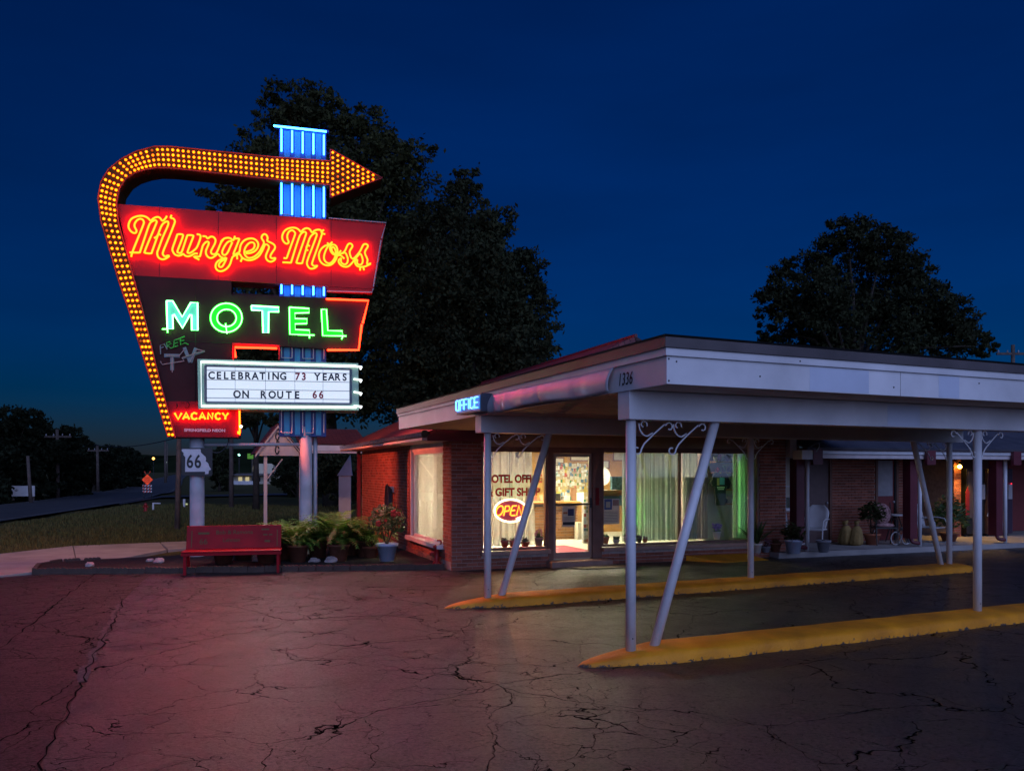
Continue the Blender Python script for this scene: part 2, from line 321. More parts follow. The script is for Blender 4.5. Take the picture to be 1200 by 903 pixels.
FB = Frame((-1.145, 15.81), 20.5)        # office and motel wing
FC = Frame((1.188, 8.36), 24.9)          # drive-through canopy
s0 = G(231, 655); FS = Frame((s0.x, s0.y), 13.5)   # neon sign
glyph_cache = {}
def glyph(ch, h, wfac=1.0, ext=.004, bold=.0, shear=0):
    k = (ch, round(h, 4), wfac, bold, shear)
    if k not in glyph_cache:
        me = text_mesh(ch, 1, .002 / h, shear, bold)
        co = np.zeros(len(me.vertices) * 3); me.vertices.foreach_get('co', co); co = co.reshape(-1, 3)
        hh = .73; cx = (co[:, 0].min() + co[:, 0].max()) / 2
        me.transform(Matrix.Diagonal((h / hh * wfac, ext / (.004 / h) , h / hh, 1)) @ Matrix.Translation((-cx, 0, 0)))
        glyph_cache[k] = me
    return glyph_cache[k]
def uvroof(name, quad, th, m, parent=None):
    q = [Vector(p) for p in quad]; nrm = (q[1] - q[0]).cross(q[3] - q[0]).normalized()
    vs = [p - nrm * th for p in q] + q
    me = bpy.data.meshes.new(name); me.from_pydata([tuple(v) for v in vs], [], [(0, 3, 2, 1), (4, 5, 6, 7), (0, 1, 5, 4), (1, 2, 6, 5), (2, 3, 7, 6), (3, 0, 4, 7)])
    a = (q[1] - q[0]).normalized(); b = nrm.cross(a); uv = me.uv_layers.new(name='uv')
    for l in me.loops: d = vs[l.vertex_index] - q[0]; uv.data[l.index].uv = (d.dot(a), d.dot(b))
    me.update(); return link(name, me, m, parent)

# ------------------------------------------------------------------ ground
def grid(name, xs, ys, zf, m, kind='structure'):
    nx, ny = len(xs), len(ys)
    vs = [(x, y, zf(x, y)) for y in ys for x in xs]
    fs = [(j * nx + i, j * nx + i + 1, (j + 1) * nx + i + 1, (j + 1) * nx + i) for j in range(ny - 1) for i in range(nx - 1)]
    me = bpy.data.meshes.new(name); me.from_pydata(vs, [], fs); me.polygons.foreach_set('use_smooth', [True] * len(fs)); me.update()
    return link(name, me, m, kind=kind)
def bumpy(x, y): return .05 * math.sin(x * .7 + 1) * math.sin(y * .45) + .03 * math.sin(x * 1.7 + y * 1.1)
def lawn_z(x, y):
    k = min(1, max(0, (y - 19) / 8)) * min(1, max(0, (-6 - x + (y - 20) * .3) / 6)) if y < 60 else 0
    return -.04 + k * bumpy(x, y)
xs = sorted(set([-2500, -1200, -600, -300, -200, -150, -120] + list(range(-100, -40, 6)) + [x * 1.0 for x in range(-40, 20)] + [20, 30, 45, 70, 120, 250, 600, 1200, 2500]))
ys = sorted(set([-120, -60, -20, 0, 10] + list(range(14, 70)) + [75, 85, 100, 120, 150, 200, 300, 500, 900, 1500, 2500]))
grid('ground', xs, ys, lawn_z, M['lawn'])
def poly(name, pts, z, m, th=0, parent=None, kind='structure'):
    b = MB()
    if th: b.slab(pts, z - th, z)
    else: b.add([(p[0], p[1], z) for p in pts], [tuple(range(len(pts)))])
    return b.build(name, m, parent, kind=kind)
lot = [(-13, -12), (48, -12), (48, 42), (20, 27), (-2, 23), (-1.3, 16.7), G(500, 667), G(230, 671), G(60, 672.3), G(36, 673), G(0, 676), G(-150, 690)]
poly('parking_lot', lot, 0, M['asphalt'], .05)
# the older strip of asphalt on the left, one finger above the lot
strip = [G(176, 674), G(165, 682), G(145, 703), G(120, 752), G(95, 800), G(43, 905), G(-10, 1010), (-12.5, -2), (-12.9, 12), G(-120, 690), G(0, 677.5), G(60, 674)]
poly('asphalt_strip', strip, .005, M['asphalt2'])
def ragged(a, b, n, w, j):
    L_, R_ = [], []
    d = (b - a).normalized(); s = Vector((-d.y, d.x, 0))
    for i in range(n + 1):
        p = a + (b - a) * (i / n) + s * (rnd.random() - .5) * j
        ww = w * (.3 + rnd.random())
        L_.append(p + s * ww); R_.append(p - s * ww)
    return L_ + R_[::-1]
poly('tar_seam', ragged(G(146, 702), G(96, 800), 26, .008, .08) , .0095, pm('tar_filler', (.006, .006, .006), .2, 9, .95, spec=.03))
poly('tar_seam', ragged(G(96, 800), G(44, 905), 14, .007, .06), .0098, bpy.data.materials['tar_filler'])
poly('gravel_seam', ragged(G(143, 703), G(92, 800), 40, .045, .07), .0085, pm('loose_grit', (.13, .10, .095), .5, 25, .95, bump=1, bscale=60))
poly('tar_seam', ragged(G(112, 671), G(-10, 768), 40, .010, .05), .0092, bpy.data.materials['tar_filler'])
# road running off to the left, parallel to the building
rpts = [Vector(p) for p in ((-11, -25, 0), (-17.5, 10, 0), (-21.4, 30, 0), (-25, 47, 0), (-27.3, 55.6, 0), (-30.4, 65, 0), (-40, 93, 0), (-112, 280, 0), (-330, 860, 0))]
rsm = smooth_path(rpts, 8)
def road_x(y):
    for p, q in zip(rsm, rsm[1:]):
        if p.y <= y <= q.y: return p.x + (q.x - p.x) * (y - p.y) / (q.y - p.y)
    return -1000
def ribbon(name, lo, hi, z, m):
    b = MB()
    for i, p in enumerate(rsm):
        d = (rsm[min(i + 1, len(rsm) - 1)] - rsm[max(i - 1, 0)]).normalized(); n_ = Vector((d.y, -d.x, 0)); zz = z if p.y > 19 else z - .085
        b.v += [tuple(p + n_ * lo + Vector((0, 0, zz))), tuple(p + n_ * hi + Vector((0, 0, zz)))]
    b.f = [(2 * i, 2 * i + 1, 2 * i + 3, 2 * i + 2) for i in range(len(rsm) - 1)]
    return b.build(name, m, kind='structure')
ribbon('road', -2.9, 2.9, .07, M['road'])
lm_ = pm('faded_road_paint', (.22, .22, .22), .5, .8, .8)
ribbon('edge_line', 2.55, 2.65, .076, lm_); ribbon('edge_line', -2.65, -2.55, .076, lm_)
poly('driveway', [G(330, 578.5), G(420, 578), G(420, 580), G(330, 580.6), G(190, 583.5), G(140, 592), G(140, 590), G(190, 581.5)], .06, M['road'])
poly('far_driveway', [G(98, 586), G(130, 580.5), G(118, 576), G(100, 577)], .08, M['road'])
# concrete path in three poured slabs
path = thing('concrete_path', 'pale concrete path sweeping in from the left beside the lawn', 'path'); path['kind'] = 'structure'
top = [(-160, 662), (0, 650), (85, 640.5), (188, 636.2), (234, 634.3)]; bot = [(-160, 689), (0, 676), (38, 671.5), (140, 655.5), (197, 645), (234, 641)]
A = [G(*p) for p in top[:3]] + [G(90, 663.3), G(38, 671.3), G(0, 676), G(-160, 689)]
B = [G(86, 640.6), G(187, 636.4), G(195.5, 645.2), G(140, 655.5), G(91, 663)]
D = [G(188.3, 636.3), G(236, 634.3), G(236, 641), G(197, 645)]
for q in (A, B, D): MB().slab(q, -.05, .03).build('slab', M['concrete'], path, bevel=.008)
# ------------------------------------------------------------------ planting bed with scalloped edging
front = [G(40, 672.5), G(130, 672), G(230, 671), G(330, 669.5), G(430, 668), G(521, 667.3)]
back = [FB.w(-.03, 6), G(330, 641), G(250, 648), G(205, 654), G(120, 658.5), G(72, 661.5), G(46, 666)]
bed = [p.copy() for p in front] + [FB.w(-.03, .4)] + back
b = MB(); b.slab(bed, -.02, .07); soil = b.build('planting_bed', M['soil'], kind='structure')
ed = thing('garden_edging', 'low scalloped concrete edging blocks round the planting bed', 'edging', G(230, 671))
def edge_block():
    pts = [(-.15, 0), (.15, 0), (.15, .10)]
    for k in range(3, -1, -1):
        for a in (0, 60, 120, 180): pts.append((-.15 + .075 * k + .0375 + .0375 * math.cos(R(a)), .10 + .022 * math.sin(R(a))))
    q = []
    for p in pts:
        if not q or (abs(p[0] - q[-1][0]) + abs(p[1] - q[-1][1])) > 1e-4: q.append(p)
    b = MB(); b.prism(q, -.035, .035); me = bpy.data.meshes.new('edging_block'); me.from_pydata(b.v, [], b.f); me.materials.append(M['edging']); return me
ebm = edge_block()
def run(pts, rootloc):
    line = []; 
    for a, c in zip(pts, pts[1:]):
        n = max(1, round((c - a).length / .305))
        for i in range(n): line.append((a + (c - a) * ((i + .5) / n), math.atan2((c - a).y, (c - a).x)))
    for p, a in line:
        link('edging_block', ebm, None, ed, (p.x - rootloc.x, p.y - rootloc.y, rnd.uniform(-.012, .006)), (rnd.uniform(-.04, .04), 0, a + rnd.uniform(-.03, .03)))
run(front, G(230, 671))
run([G(120, 658.5), G(72, 661.5), G(46, 666), G(40, 672.5)], G(230, 671))
def rock(px, py, s, label):
    p = G(px, py, .07); b = MB(); b.ball((0, 0, s * .35), s, s * .8, s * .55, 9, 6, .45)
    tag(b.build('rock', M['rock'], loc=p - Vector((0, 0, .02)), rot=(0, 0, rnd.random() * 6)), label, 'rock', 'rocks in the planting bed')
rock(264, 656, .16, 'pale rock under the middle of the red bench'); rock(303, 657, .17, 'pale pointed rock under the right half of the bench')
rock(368, 658, .12, 'small pale rock in front of the bushy fern'); rock(388, 658, .15, 'pale rock between the bushy fern and blue pot')
rock(105, 663, .11, 'pale rock near the left tip of the bed'); rock(186, 659, .13, 'pale grey rock just left of the bench'); rock(176, 657.5, .09, 'small grey rock behind a larger one left of bench')
MB().box(-.2, .2, -.05, .05, 0, .05).build('brick_paver', M['edging'], loc=G(372, 652, .07)); tag(bpy.data.objects['brick_paver'], 'flat grey paver lying under the bushy fern', 'paver')
# grass blades of the lawn, nobody could count them
def grass(n):
    vs = np.zeros((n * 3, 3)); rr = np.random.RandomState(3); k = 0
    while k < n:
        px = rr.uniform(-10, 430); py = 551 + 1862 / rr.uniform(18.5, 46); p = G(px, py)
        if px < 240 and py > 632 + (240 - px) * .07: continue
        if abs(p.x - road_x(p.y)) < 3.6 or (p.x > -2 and p.y > 15): continue
        h = rr.uniform(.04, .11) * (1 + (p.y - 18) * .02); a = rr.uniform(0, 6.28); w_ = .012 * (1 + (p.y - 18) * .04); z = lawn_z(p.x, p.y)
        vs[k * 3] = (p.x - w_ * math.cos(a), p.y - w_ * math.sin(a), z); vs[k * 3 + 1] = (p.x + w_ * math.cos(a), p.y + w_ * math.sin(a), z)
        vs[k * 3 + 2] = (p.x + rr.uniform(-.04, .04), p.y + rr.uniform(-.04, .04), z + h); k += 1
    me = bpy.data.meshes.new('grass'); me.from_pydata(vs.tolist(), [], [(3 * i, 3 * i + 1, 3 * i + 2) for i in range(n)]); me.update()
    tag(link('grass', me, M['grass'], kind='stuff'), 'short dry lawn grass between the road and the motel', 'grass')
grass(45000)

# ------------------------------------------------------------------ NEON SIGN
sign = thing('neon_sign', 'tall motel neon sign with bulb-covered arrow on two steel poles', 'sign', FS.o, FS.a)
M['signred'] = pm('red_sign_enamel', (.60, .025, .03), .12, 2, .5, spec=.12)
M['signmar'] = pm('maroon_sign_enamel', (.062, .016, .016), .25, 2, .5, spec=.12)
M['arrow'] = pm('arrow_brown_enamel', (.060, .040, .008), .2, 3, .55, spec=.1)
M['signedge'] = pm('sign_return_metal', (.30, .05, .06), .3, 2, .5)
M['teal'] = pm('teal_pylon_paint', (.03, .27, .46), .15, 3, .45)
M['navy'] = pm('navy_pylon_paint', (.012, .035, .20), .2, 3, .45)
M['framegreen'] = pm('pale_green_frame', (.33, .55, .40), .2, 4, .5)
M['redtube'] = em('red_neon_tube', (1, .042, .001), 21)
M['ortube'] = em('orange_red_neon_tube', (1, .018, .003), 16)
M['grtube'] = em('green_neon_tube', (.05, 1, .055), 20)
M['grtube2'] = em('pale_green_neon_tube', (.12, 1, .20), 15)
M['bltube'] = em('blue_neon_tube', (.025, .22, 1), 20)
M['whtube'] = em('white_neon_tube', (.9, 1, 1), 2.2)
M['bulb'] = em('amber_bulb', (1, .135, .001), 7.5)
M['deadtube'] = pm('unlit_glass_tube', (.45, .45, .47), .1, 5, .2)
M['board'] = em('backlit_board', (.72, .83, .93), .8, (.6, .6, .6))
M['ink'] = pm('board_letters', (.02, .03, .05), .2, 8, .5); M['inkred'] = pm('board_red_letters', (.45, .015, .04), .2, 8, .5)
VF = -.30                                  # front face of the panels
def sp(px, py, v=VF): u, z = FS.uz(px, py, v); return (u, v, z)
def spoly(pts, v=VF): return [FS.uz(x, y, v) for x, y in pts]
# poles
for px, r, zt in ((231, .150, FS.z(505, 0, 0)), (358.5, .135, FS.z(500, 2.2, 0))):
    u = FS.at(px, 0); b = MB(); b.lathe([(r * 1.7, 0.0), (r * 1.7, .04), (r, .05), (r, zt)], (u, 0, 0), 20); b.build('pole', M['pole'], sign, True)
b = MB(); b.tube([sp(236, 521, 0), sp(357, 520.5, 0)], .035, 8); b.build('crossbar', M['pole'], sign, True)
u = FS.at(369.5, .1); b = MB(); b.tube([(u, .1, 0), (u, .1, FS.z(508, u, .1))], .045, 8); b.build('conduit', M['pole'], sign, True)
b = MB(); u0 = FS.at(271, .1); b.tube(smooth_path([sp(268, 513, -.1), sp(266, 522, -.12), sp(257, 530, -.1), sp(246, 529, -.1)]), .012, 5); b.build('cable', M['rubber'], sign)
# pylon
cl = [FS.uz(324.6, 150.5, -.12), FS.uz(378.6, 155, -.12), FS.uz(385.8, 512.5, -.12), FS.uz(329.6, 511, -.12)]
ul, ur, zt, zb = (cl[0][0] + cl[3][0]) / 2, (cl[1][0] + cl[2][0]) / 2, cl[0][1], cl[3][1]
pyl = MB().box(ul, ur, -.12, .25, zb, zt).build('pylon', M['navy'], sign)
W_ = ur - ul; chan = [ul + W_ * f for f in (.05, .275, .5, .725, .95)]
for i in range(4): MB().box(chan[i] + W_ * .055, chan[i + 1] - W_ * .055, -.145, -.118, zb + .03, zt - .05).build('rib', M['teal'], pyl)
def zs(y): return FS.z(y, (ul + ur) / 2, -.18)
for (ya, yb, lit) in ((154, 181, 1), (213, 254, 1), (333, 346.5, 1), (404, 421, 0), (482, 508, 0)):
    for i, c in enumerate(chan):
        MB().tube([(c, -.20, zs(ya) - i * .012), (c, -.20, zs(yb) + .02)], .017 if lit else .012, 6).build('neon_tube', M['bltube'] if lit else M['deadtube'], pyl)
    if not lit or yb == 254:
        for i in ((0, 2) if yb != 421 else (0, 2)):
            MB().tube([(chan[i], -.20, zs(yb) + .02), (chan[i + 1], -.20, zs(yb) + .02)], .010, 5).build('tube_bend', M['deadtube'], pyl)
MB().tube([sp(320.5, 147.5, -.2), sp(382.6, 154.3, -.2)], .022, 6).build('neon_tube', M['bltube'], pyl)
MB().box(ul - .06, ur + .06, -.16, .29, zt, zt + .05).build('cap', M['navy'], pyl)
# name panel
namep = [(137, 239), (452, 262), (438, 338.5), (155, 322.6)]
npan = MB().prism(spoly(namep), VF, .28).build('name_panel', M['signred'], sign)
for px in (187, 256, 324, 388):
    t = .5 * (px - 137) / 315
    MB().box(FS.at(px, VF) - .004, FS.at(px, VF) + .004, VF - .004, VF + .01, FS.z(322.6 + (px - 155) * .056, FS.at(px, VF), VF) + .02, FS.z(239 + (px - 137) * .073, FS.at(px, VF), VF) - .02).build('seam', M['signmar'], npan)
for q in ([(385, 255.5), (452.6, 261), (447, 279.5)], [(446.5, 281.5), (437.5, 336)], [(437.3, 338), (436, 342.5), (383, 341)]):
    MB().tube([sp(x, y, VF - .04) for x, y in q], .014, 5).build('unlit_tube', M['deadtube'], npan)
MB().prism(spoly([(384, 336), (437.5, 339), (436.5, 343), (384, 340)], VF - .02), VF - .02, VF + .3).build('lower_lip', M['signred'], npan)
def zt_(pts, o, s): return [(o[0] + x / s, o[1] + y / s) for x, y in pts]
S1 = ((144, 246), 14.11); S2 = ((198, 266), 14.11); S3 = ((246, 266), 15.0); S4 = ((326, 260), 15.05); S5 = ((370, 276), 17.14)
script = [
 (S1, [(110,703),(200,704),(275,703),(290,670),(360,465),(430,260),(470,200),(530,172),(558,190),(545,240),(450,465),(360,690),(375,712),(465,718),(485,680),(560,470),(630,280),(680,215),(735,190),(752,215),(740,270),(660,450),(590,640),(567,710),(585,780),(640,815),(700,808),(765,765),(740,755),(700,770),(668,745),(665,690),(760,460),(850,230),(858,180),(835,145),(790,130),(805,85)]),
 (S1, [(137,775),(160,690),(250,465),(340,240),(345,195),(325,160),(280,148),(230,175),(195,230),(195,280),(225,340),(215,375),(180,382),(130,350),(95,290),(100,220),(140,150),(220,110),(310,98),(380,115),(430,150),(460,180),(500,145),(560,118),(610,130),(655,180),(700,145),(728,100)]),
 (S2, [(460,120),(525,150),(470,320),(420,380),(360,425),(315,428),(310,400),(360,270),(400,165),(395,140),(320,135),(300,150),(260,270),(215,400),(190,430),(155,425),(140,400),(185,280),(232,150),(215,122),(145,122),(130,150),(95,250),(60,350),(62,400),(100,455),(160,475),(210,460),(235,445),(270,475),(320,485),(380,465),(420,440),(475,440)]),
 (S2, [(555,152),(610,158),(640,190),(690,160),(740,170),(770,215),(760,270),(725,340),(695,400),(705,440),(745,450),(790,420),(860,260),(900,212)]),
 (S2, [(500,540),(410,490),(500,490),(520,460),(540,380),(565,300),(620,245),(655,250),(655,285),(630,345),(610,400),(620,460),(660,505),(710,510),(760,480),(810,445),(850,490),(900,515)]),
 (S3, [(190,262),(250,205),(320,190),(370,205),(410,235),(440,160)]),
 (S3, [(430,205),(510,205),(505,240),(460,355),(415,470),(430,485),(500,450),(520,430),(540,320),(600,240),(680,205),(760,205),(820,240),(850,300),(835,370),(780,430),(700,460),(630,465)]),
 (S3, [(620,440),(680,425),(750,395),(785,340),(775,285),(730,270),(680,290),(630,350),(605,420),(610,480),(650,530),(700,545),(780,520),(860,450),(920,350),(950,270),(910,200),(920,150),(960,125),(1000,150),(1015,200),(1010,245),(1100,290),(1140,330),(1140,380),(1100,440),(1065,500),(1070,540),(1110,550),(1150,545),(1130,585),(1070,610),(1015,590),(985,540),(990,480),(1040,350),(975,305),(930,400),(870,500),(790,560),(700,585),(620,570),(560,530),(520,475),(470,490),(405,520),(380,570),(350,660),(290,735),(210,775),(140,765),(100,710),(110,640),(160,585),(240,555),(290,545)]),
 (S3, [(240,548),(290,545),(260,620),(220,690),(180,705),(155,675),(175,625),(230,585),(285,570)]),
 (S3, [(385,255),(340,250),(290,290),(240,370),(215,440),(230,485),(270,490),(310,450),(355,355),(395,265)]),
 (S4, [(75,713),(150,715),(220,718),(235,690),(300,480),(370,270),(410,205),(460,175),(492,195),(480,250),(400,480),(325,700),(330,725),(415,730),(430,700),(470,560),(520,390),(560,280),(610,220),(660,195),(680,225),(665,280),(590,480),(515,680),(510,750),(545,810),(590,825),(650,810),(690,770),(640,780),(600,750),(605,700),(690,460),(770,220),(755,190),(805,140)]),
 (S4, [(95,635),(145,640),(170,580),(230,410),(295,230),(295,190),(270,160),(230,150),(185,180),(160,240),(165,300),(185,350),(170,380),(130,380),(85,330),(70,260),(95,185),(150,130),(230,105),(310,108),(370,145),(400,178),(450,130),(510,112),(560,135),(597,188),(640,155),(700,138),(755,150),(785,205),(830,215)]),
 (S5, [(230,145),(265,190),(190,205),(110,270),(65,370),(75,480),(130,560),(220,600),(310,585),(380,520),(425,430),(440,330),(420,230),(370,185),(310,195),(285,250),(300,310),(350,375),(430,400),(500,400),(575,465)]),
 (S5, [(335,130),(260,200),(200,300),(165,420),(180,500),(240,555),(310,545),(370,470),(405,370),(390,280),(350,230),(315,260),(340,330),(400,380),(470,375),(540,355),(590,345),(620,390),(645,470),(630,550),(580,580),(520,550),(505,500),(510,460),(470,480),(460,530),(500,590),(570,625),(650,620),(720,560),(800,460),(890,365),(930,430),(945,510),(920,575),(870,585),(830,550),(835,485),(795,500),(790,550),(830,610),(900,630),(990,620),(1060,590),(1110,560),(1030,570),(1040,480),(985,340),(1045,225),(1035,185),(995,170),(950,195),(880,330),(740,470),(680,330),(735,225),(725,180),(685,160),(640,190),(590,300),(540,350),(460,375),(505,300)]),
 (S5, [(890,700),(893,640)]), (S5, [(970,695),(955,635)]), (S1, [(515,468),(560,440),(590,400),(628,418)]), (S3, [(480,565),(475,490)]), (S3, [(540,610),(570,540)]), (S4, [(555,430),(515,410),(495,480),(530,505)]),
]
for (o, s), pts in script:
    q = [Vector(sp(x, y, VF - .055)) for x, y in zt_(pts, o, s)]
    MB().tube(smooth_path(q, 3), .0195, 6).build('script_tube', M['redtube'], npan, True)
# motel panel
motp = [(154.5, 322.9), (271, 328.4), (271, 345.2), (433.2, 350.5), (420, 410.5), (271.5, 402.2), (271.5, 424), (281, 424), (280, 513), (205.5, 512.6), (178.6, 408)]
mpan = MB().prism(spoly(motp, VF + .006), VF + .006, .27).build('motel_panel', M['signmar'], sign)
vacp = [(190, 458), (281, 458), (279.6, 512.5), (205.6, 512.2)]
MB().box(FS.at(271.5, -.1), FS.at(328, -.1), -.1, .2, FS.z(346, .8, -.1), FS.z(343.5, .8, -.1)).build('strut', M['signmar'], mpan)
vp = MB().prism(spoly([(195, 470), (280.5, 470), (279.5, 512), (206, 511.8)], VF - .004), VF - .004, VF + .05).build('vacancy_panel', pm('crimson_sign_enamel', (.33, .012, .02), .15, 2, .5, spec=.12), sign)
for a, c in (((229, 330), (229, 512)), ((190, 399), (271, 402)), ((338, 349), (338, 405))):
    pa, pc = sp(*a), sp(*c); MB().tube([(pa[0], VF + .004, pa[2]), (pc[0], VF + .004, pc[2])], .006, 4).build('seam', M['black'], mpan)
ML = ((186, 346), 12.0); TL = ((286, 350), 8.0)
def ell(cx, cy, rx, ry, n=28): return [(cx + rx * math.cos(R(90 + 360 * i / n)), cy + ry * math.sin(R(90 + 360 * i / n))) for i in range(n)]
M['facegreen'] = pm('green_letter_paint', (.008, .40, .010), .15, 4, .5); M['faceteal'] = pm('pale_teal_letter_paint', (.22, .34, .62), .15, 4, .5)
letters = [
 ('M', ML, [(110,78),(195,78),(330,305),(450,103),(545,103),(548,490),(465,488),(462,270),(440,270),(335,460),(215,265),(195,275),(200,470),(122,474)], 'faceteal', [[(50,475),(122,475)], [(122,474),(125,525)]]),
 ('T', TL, [(70,65),(325,80),(325,122),(230,122),(228,318),(178,318),(172,112),(70,105)], 'faceteal', []),
 ('E', TL, [(425,80),(610,92),(610,130),(475,135),(478,185),(590,188),(588,232),(478,235),(480,288),(612,295),(615,340),(430,332)], 'facegreen', [[(615,340),(660,342)], [(612,340),(612,368)]]),
 ('L', TL, [(725,100),(772,100),(785,298),(920,302),(925,348),(738,345)], 'facegreen', [[(925,348),(958,350)], [(925,348),(915,378)]]),
]
for nm, (o, s), pts, mm, extra in letters:
    q = zt_(pts, o, s)
    lt = MB().prism(spoly(q, VF - .03), VF - .03, VF + .02).build('letter_face', M[mm], mpan)
    MB().tube([sp(x, y, VF - .075) for x, y in q], .0145, 6, closed=True).build('neon_tube', M['grtube2' if mm == 'faceteal' else 'grtube'], lt)
    for e in extra: MB().tube([sp(x, y, VF - .075) for x, y in zt_(e, o, s)], .014, 5).build('tube_end', M['grtube'], lt)
eo = zt_(ell(950, 315, 221, 203), *ML); ei = zt_(ell(955, 318, 136, 122), *ML)
so, si = spoly(eo, VF - .03), spoly(ei, VF - .03); n = len(so)
ob = MB(); ob.add([(x, VF - .03, z) for x, z in so + si] + [(x, VF + .01, z) for x, z in so + si],
   [f for i in range(n) for j in [(i + 1) % n] for f in [(i, n + i, n + j, j), (i, j, 2 * n + j, 2 * n + i), (n + j, n + i, 3 * n + i, 3 * n + j)]])
of = ob.build('letter_face', M['facegreen'], mpan)
for q in (eo, ei): MB().tube([sp(x, y, VF - .075) for x, y in q], .0145, 6, closed=True).build('neon_tube', M['grtube'], of)
MB().tube([sp(x, y, VF - .085) for x, y in zt_([(940,395),(946,450),(960,540)], *ML)], .014, 5).build('tube_end', M['grtube'], of)
# orange border tubes
for q in (zt_([(770,2),(1165,18),(1112,230)], *TL), zt_([(1103,240),(1075,480),(780,480)], *TL), [(324.7, 408), (275.3, 406.7), (276, 418.7)]):
    MB().tube([sp(x, y, VF - .06) for x, y in q], .023, 6).build('border_tube', M['ortube'], mpan)
MB().prism(spoly([(272, 401.5), (328, 404), (328, 421), (326.3, 421), (326.3, 406), (273.6, 403.6), (273.6, 421), (272, 421)], VF - .01), VF - .01, VF + .2).build('notch_trim', M['signred'], mpan)
MB().tube([sp(x, y, VF - .07) for x, y in ((280.6, 481), (280.9, 507), (280.2, 509), (279.2, 508), (279.2, 505))], .019, 6).build('border_tube', M['redtube'], mpan)
MB().ball(sp(282.5, 499.5, VF - .1), .028, n=8).build('service_lamp', em('small_white_lamp', (1, .85, .6), 9), mpan)
# vacancy
VL = ((196, 466), 13.33)
for q in ([(115,235),(170,335),(225,235)], [(245,335),(295,230),(345,335)], [(265,300),(325,300)], [(465,250),(420,232),(385,255),(378,290),(395,325),(430,335),(468,315)], [(500,335),(548,230),(595,335)], [(520,300),(578,300)],
          [(635,335),(638,232),(705,330),(710,232)], [(830,255),(795,235),(760,255),(752,290),(768,325),(800,335),(830,315)], [(860,235),(910,290),(955,235)], [(910,290),(905,335)]):
    MB().tube([sp(x, y, VF - .05) for x, y in zt_(q, *VL)], .021, 6).build('vacancy_tube', M['redtube'], vp)
p0 = sp(240, 505.5, VF - .006); text('maker_name', 'SPRINGFIELD NEON', .082, pm('faded_white_lettering', (.85, .7, .7), .2, 20, .7), vp, p0, sx=1.12, bold=.003)
for q in ([(150,90),(160,140),(135,165)], [(220,75),(270,75)], [(310,60),(350,100),(330,150),(290,165),(275,135)]):
    MB().tube([sp(x, y, VF - .03) for x, y in zt_(q, *VL)], .008, 4).build('unlit_tube', M['signmar'], mpan)
# FREE TV, unlit
FL = ((180, 385), 16.41)
M['tvpaint'] = pm('faded_tv_paint', (.28, .33, .32), .2, 8, .6); M['freetube'] = pm('green_glass_tube', (.10, .55, .08), .15, 8, .3); M['oldtube'] = pm('dusty_pink_tube', (.62, .42, .38), .15, 8, .4)
for q in ([(135,490),(128,320),(205,290),(262,400)], [(145,370),(195,350)]): MB().tube([sp(x, y, VF - .04) for x, y in zt_(q, *FL)], .013, 5).build('free_tube', M['tvpaint'], mpan)
for q in ([(262,365),(250,268),(318,255),(340,285),(270,325),(335,378),(385,355),(400,222),(480,200)], [(400,350),(470,325)], [(402,285),(470,265)], [(480,200),(600,152)], [(510,190),(522,312),(600,275),(668,305)], [(515,240),(590,220)]):
    MB().tube([sp(x, y, VF - .04) for x, y in zt_(q, *FL)], .015, 5).build('free_tube', M['freetube'], mpan)
def bar(p, q, wd, v, nm, mm):
    a = Vector((p[0], 0, p[1])); c = Vector((q[0], 0, q[1])); d = (c - a).normalized(); s = Vector((-d.z, 0, d.x)) * wd
    MB().prism([((a + s).x, (a + s).z), ((c + s).x, (c + s).z), ((c - s).x, (c - s).z), ((a - s).x, (a - s).z)], v, v + .02).build(nm, mm, mpan)
for k, (p, q, wd) in enumerate((((205,515),(505,522),.036), ((358,545),(358,800),.036), ((592,362),(705,650),.034), ((815,372),(712,650),.034), ((550,575),(985,435),.020))):
    a, c = zt_([p, q], *FL); bar(FS.uz(*a, VF), FS.uz(*c, VF), wd, VF - .012 - k * .003, 'tv_letter', M['tvpaint'])
for q in ([(230,520),(490,520),(605,385)], [(545,560),(870,450),(980,430),(820,395)], [(130,625),(165,690),(590,620),(545,560)], [(358,545),(358,840)], [(700,640),(815,400)]):
    MB().tube([sp(x, y, VF - .05) for x, y in zt_(q, *FL)], .010, 5).build('tv_tube', M['oldtube'], mpan)
# marquee
VM = -.52
mq = MB().prism(spoly([(231.4, 420.5), (419.8, 425.6), (420.6, 480.7), (232.4, 478.9)], VM), VM, .45).build('marquee', M['framegreen'], sign)
inner = [(240.7, 427.9), (411, 432.2), (411, 473.4), (240.9, 471.6)]
MB().prism(spoly(inner, VM - .012), VM - .012, VM + .01).build('board', M['board'], mq)
fr = [sp(x, y, VM - .02) for x, y in inner]
for a, c in zip(fr, fr[1:] + fr[:1]): MB().tube([a, c], .028, 4).build('board_frame', cm('blue_grey_frame', (.10, .14, .20)), mq)
def lerp(a, c, t): return (a[0] + (c[0] - a[0]) * t, a[1] + (c[1] - a[1]) * t)
for t in (.13, .38, .63, .87):
    a, c = lerp(inner[0], inner[3], t), lerp(inner[1], inner[2], t); MB().tube([sp(*a, VM - .016), sp(*c, VM - .016)], .007, 4).build('letter_rail', cm('rail_grey', (.35, .4, .45)) if t == .13 else bpy.data.materials['rail_grey'], mq)
for px in (275.5, 311, 345.5, 378.5):
    t = (px - 240.7) / 170.3; a, c = lerp(inner[0], inner[1], t), lerp(inner[3], inner[2], t); MB().tube([sp(*a, VM - .014), sp(*c, VM - .014)], .004, 4).build('panel_joint', bpy.data.materials['rail_grey'], mq)
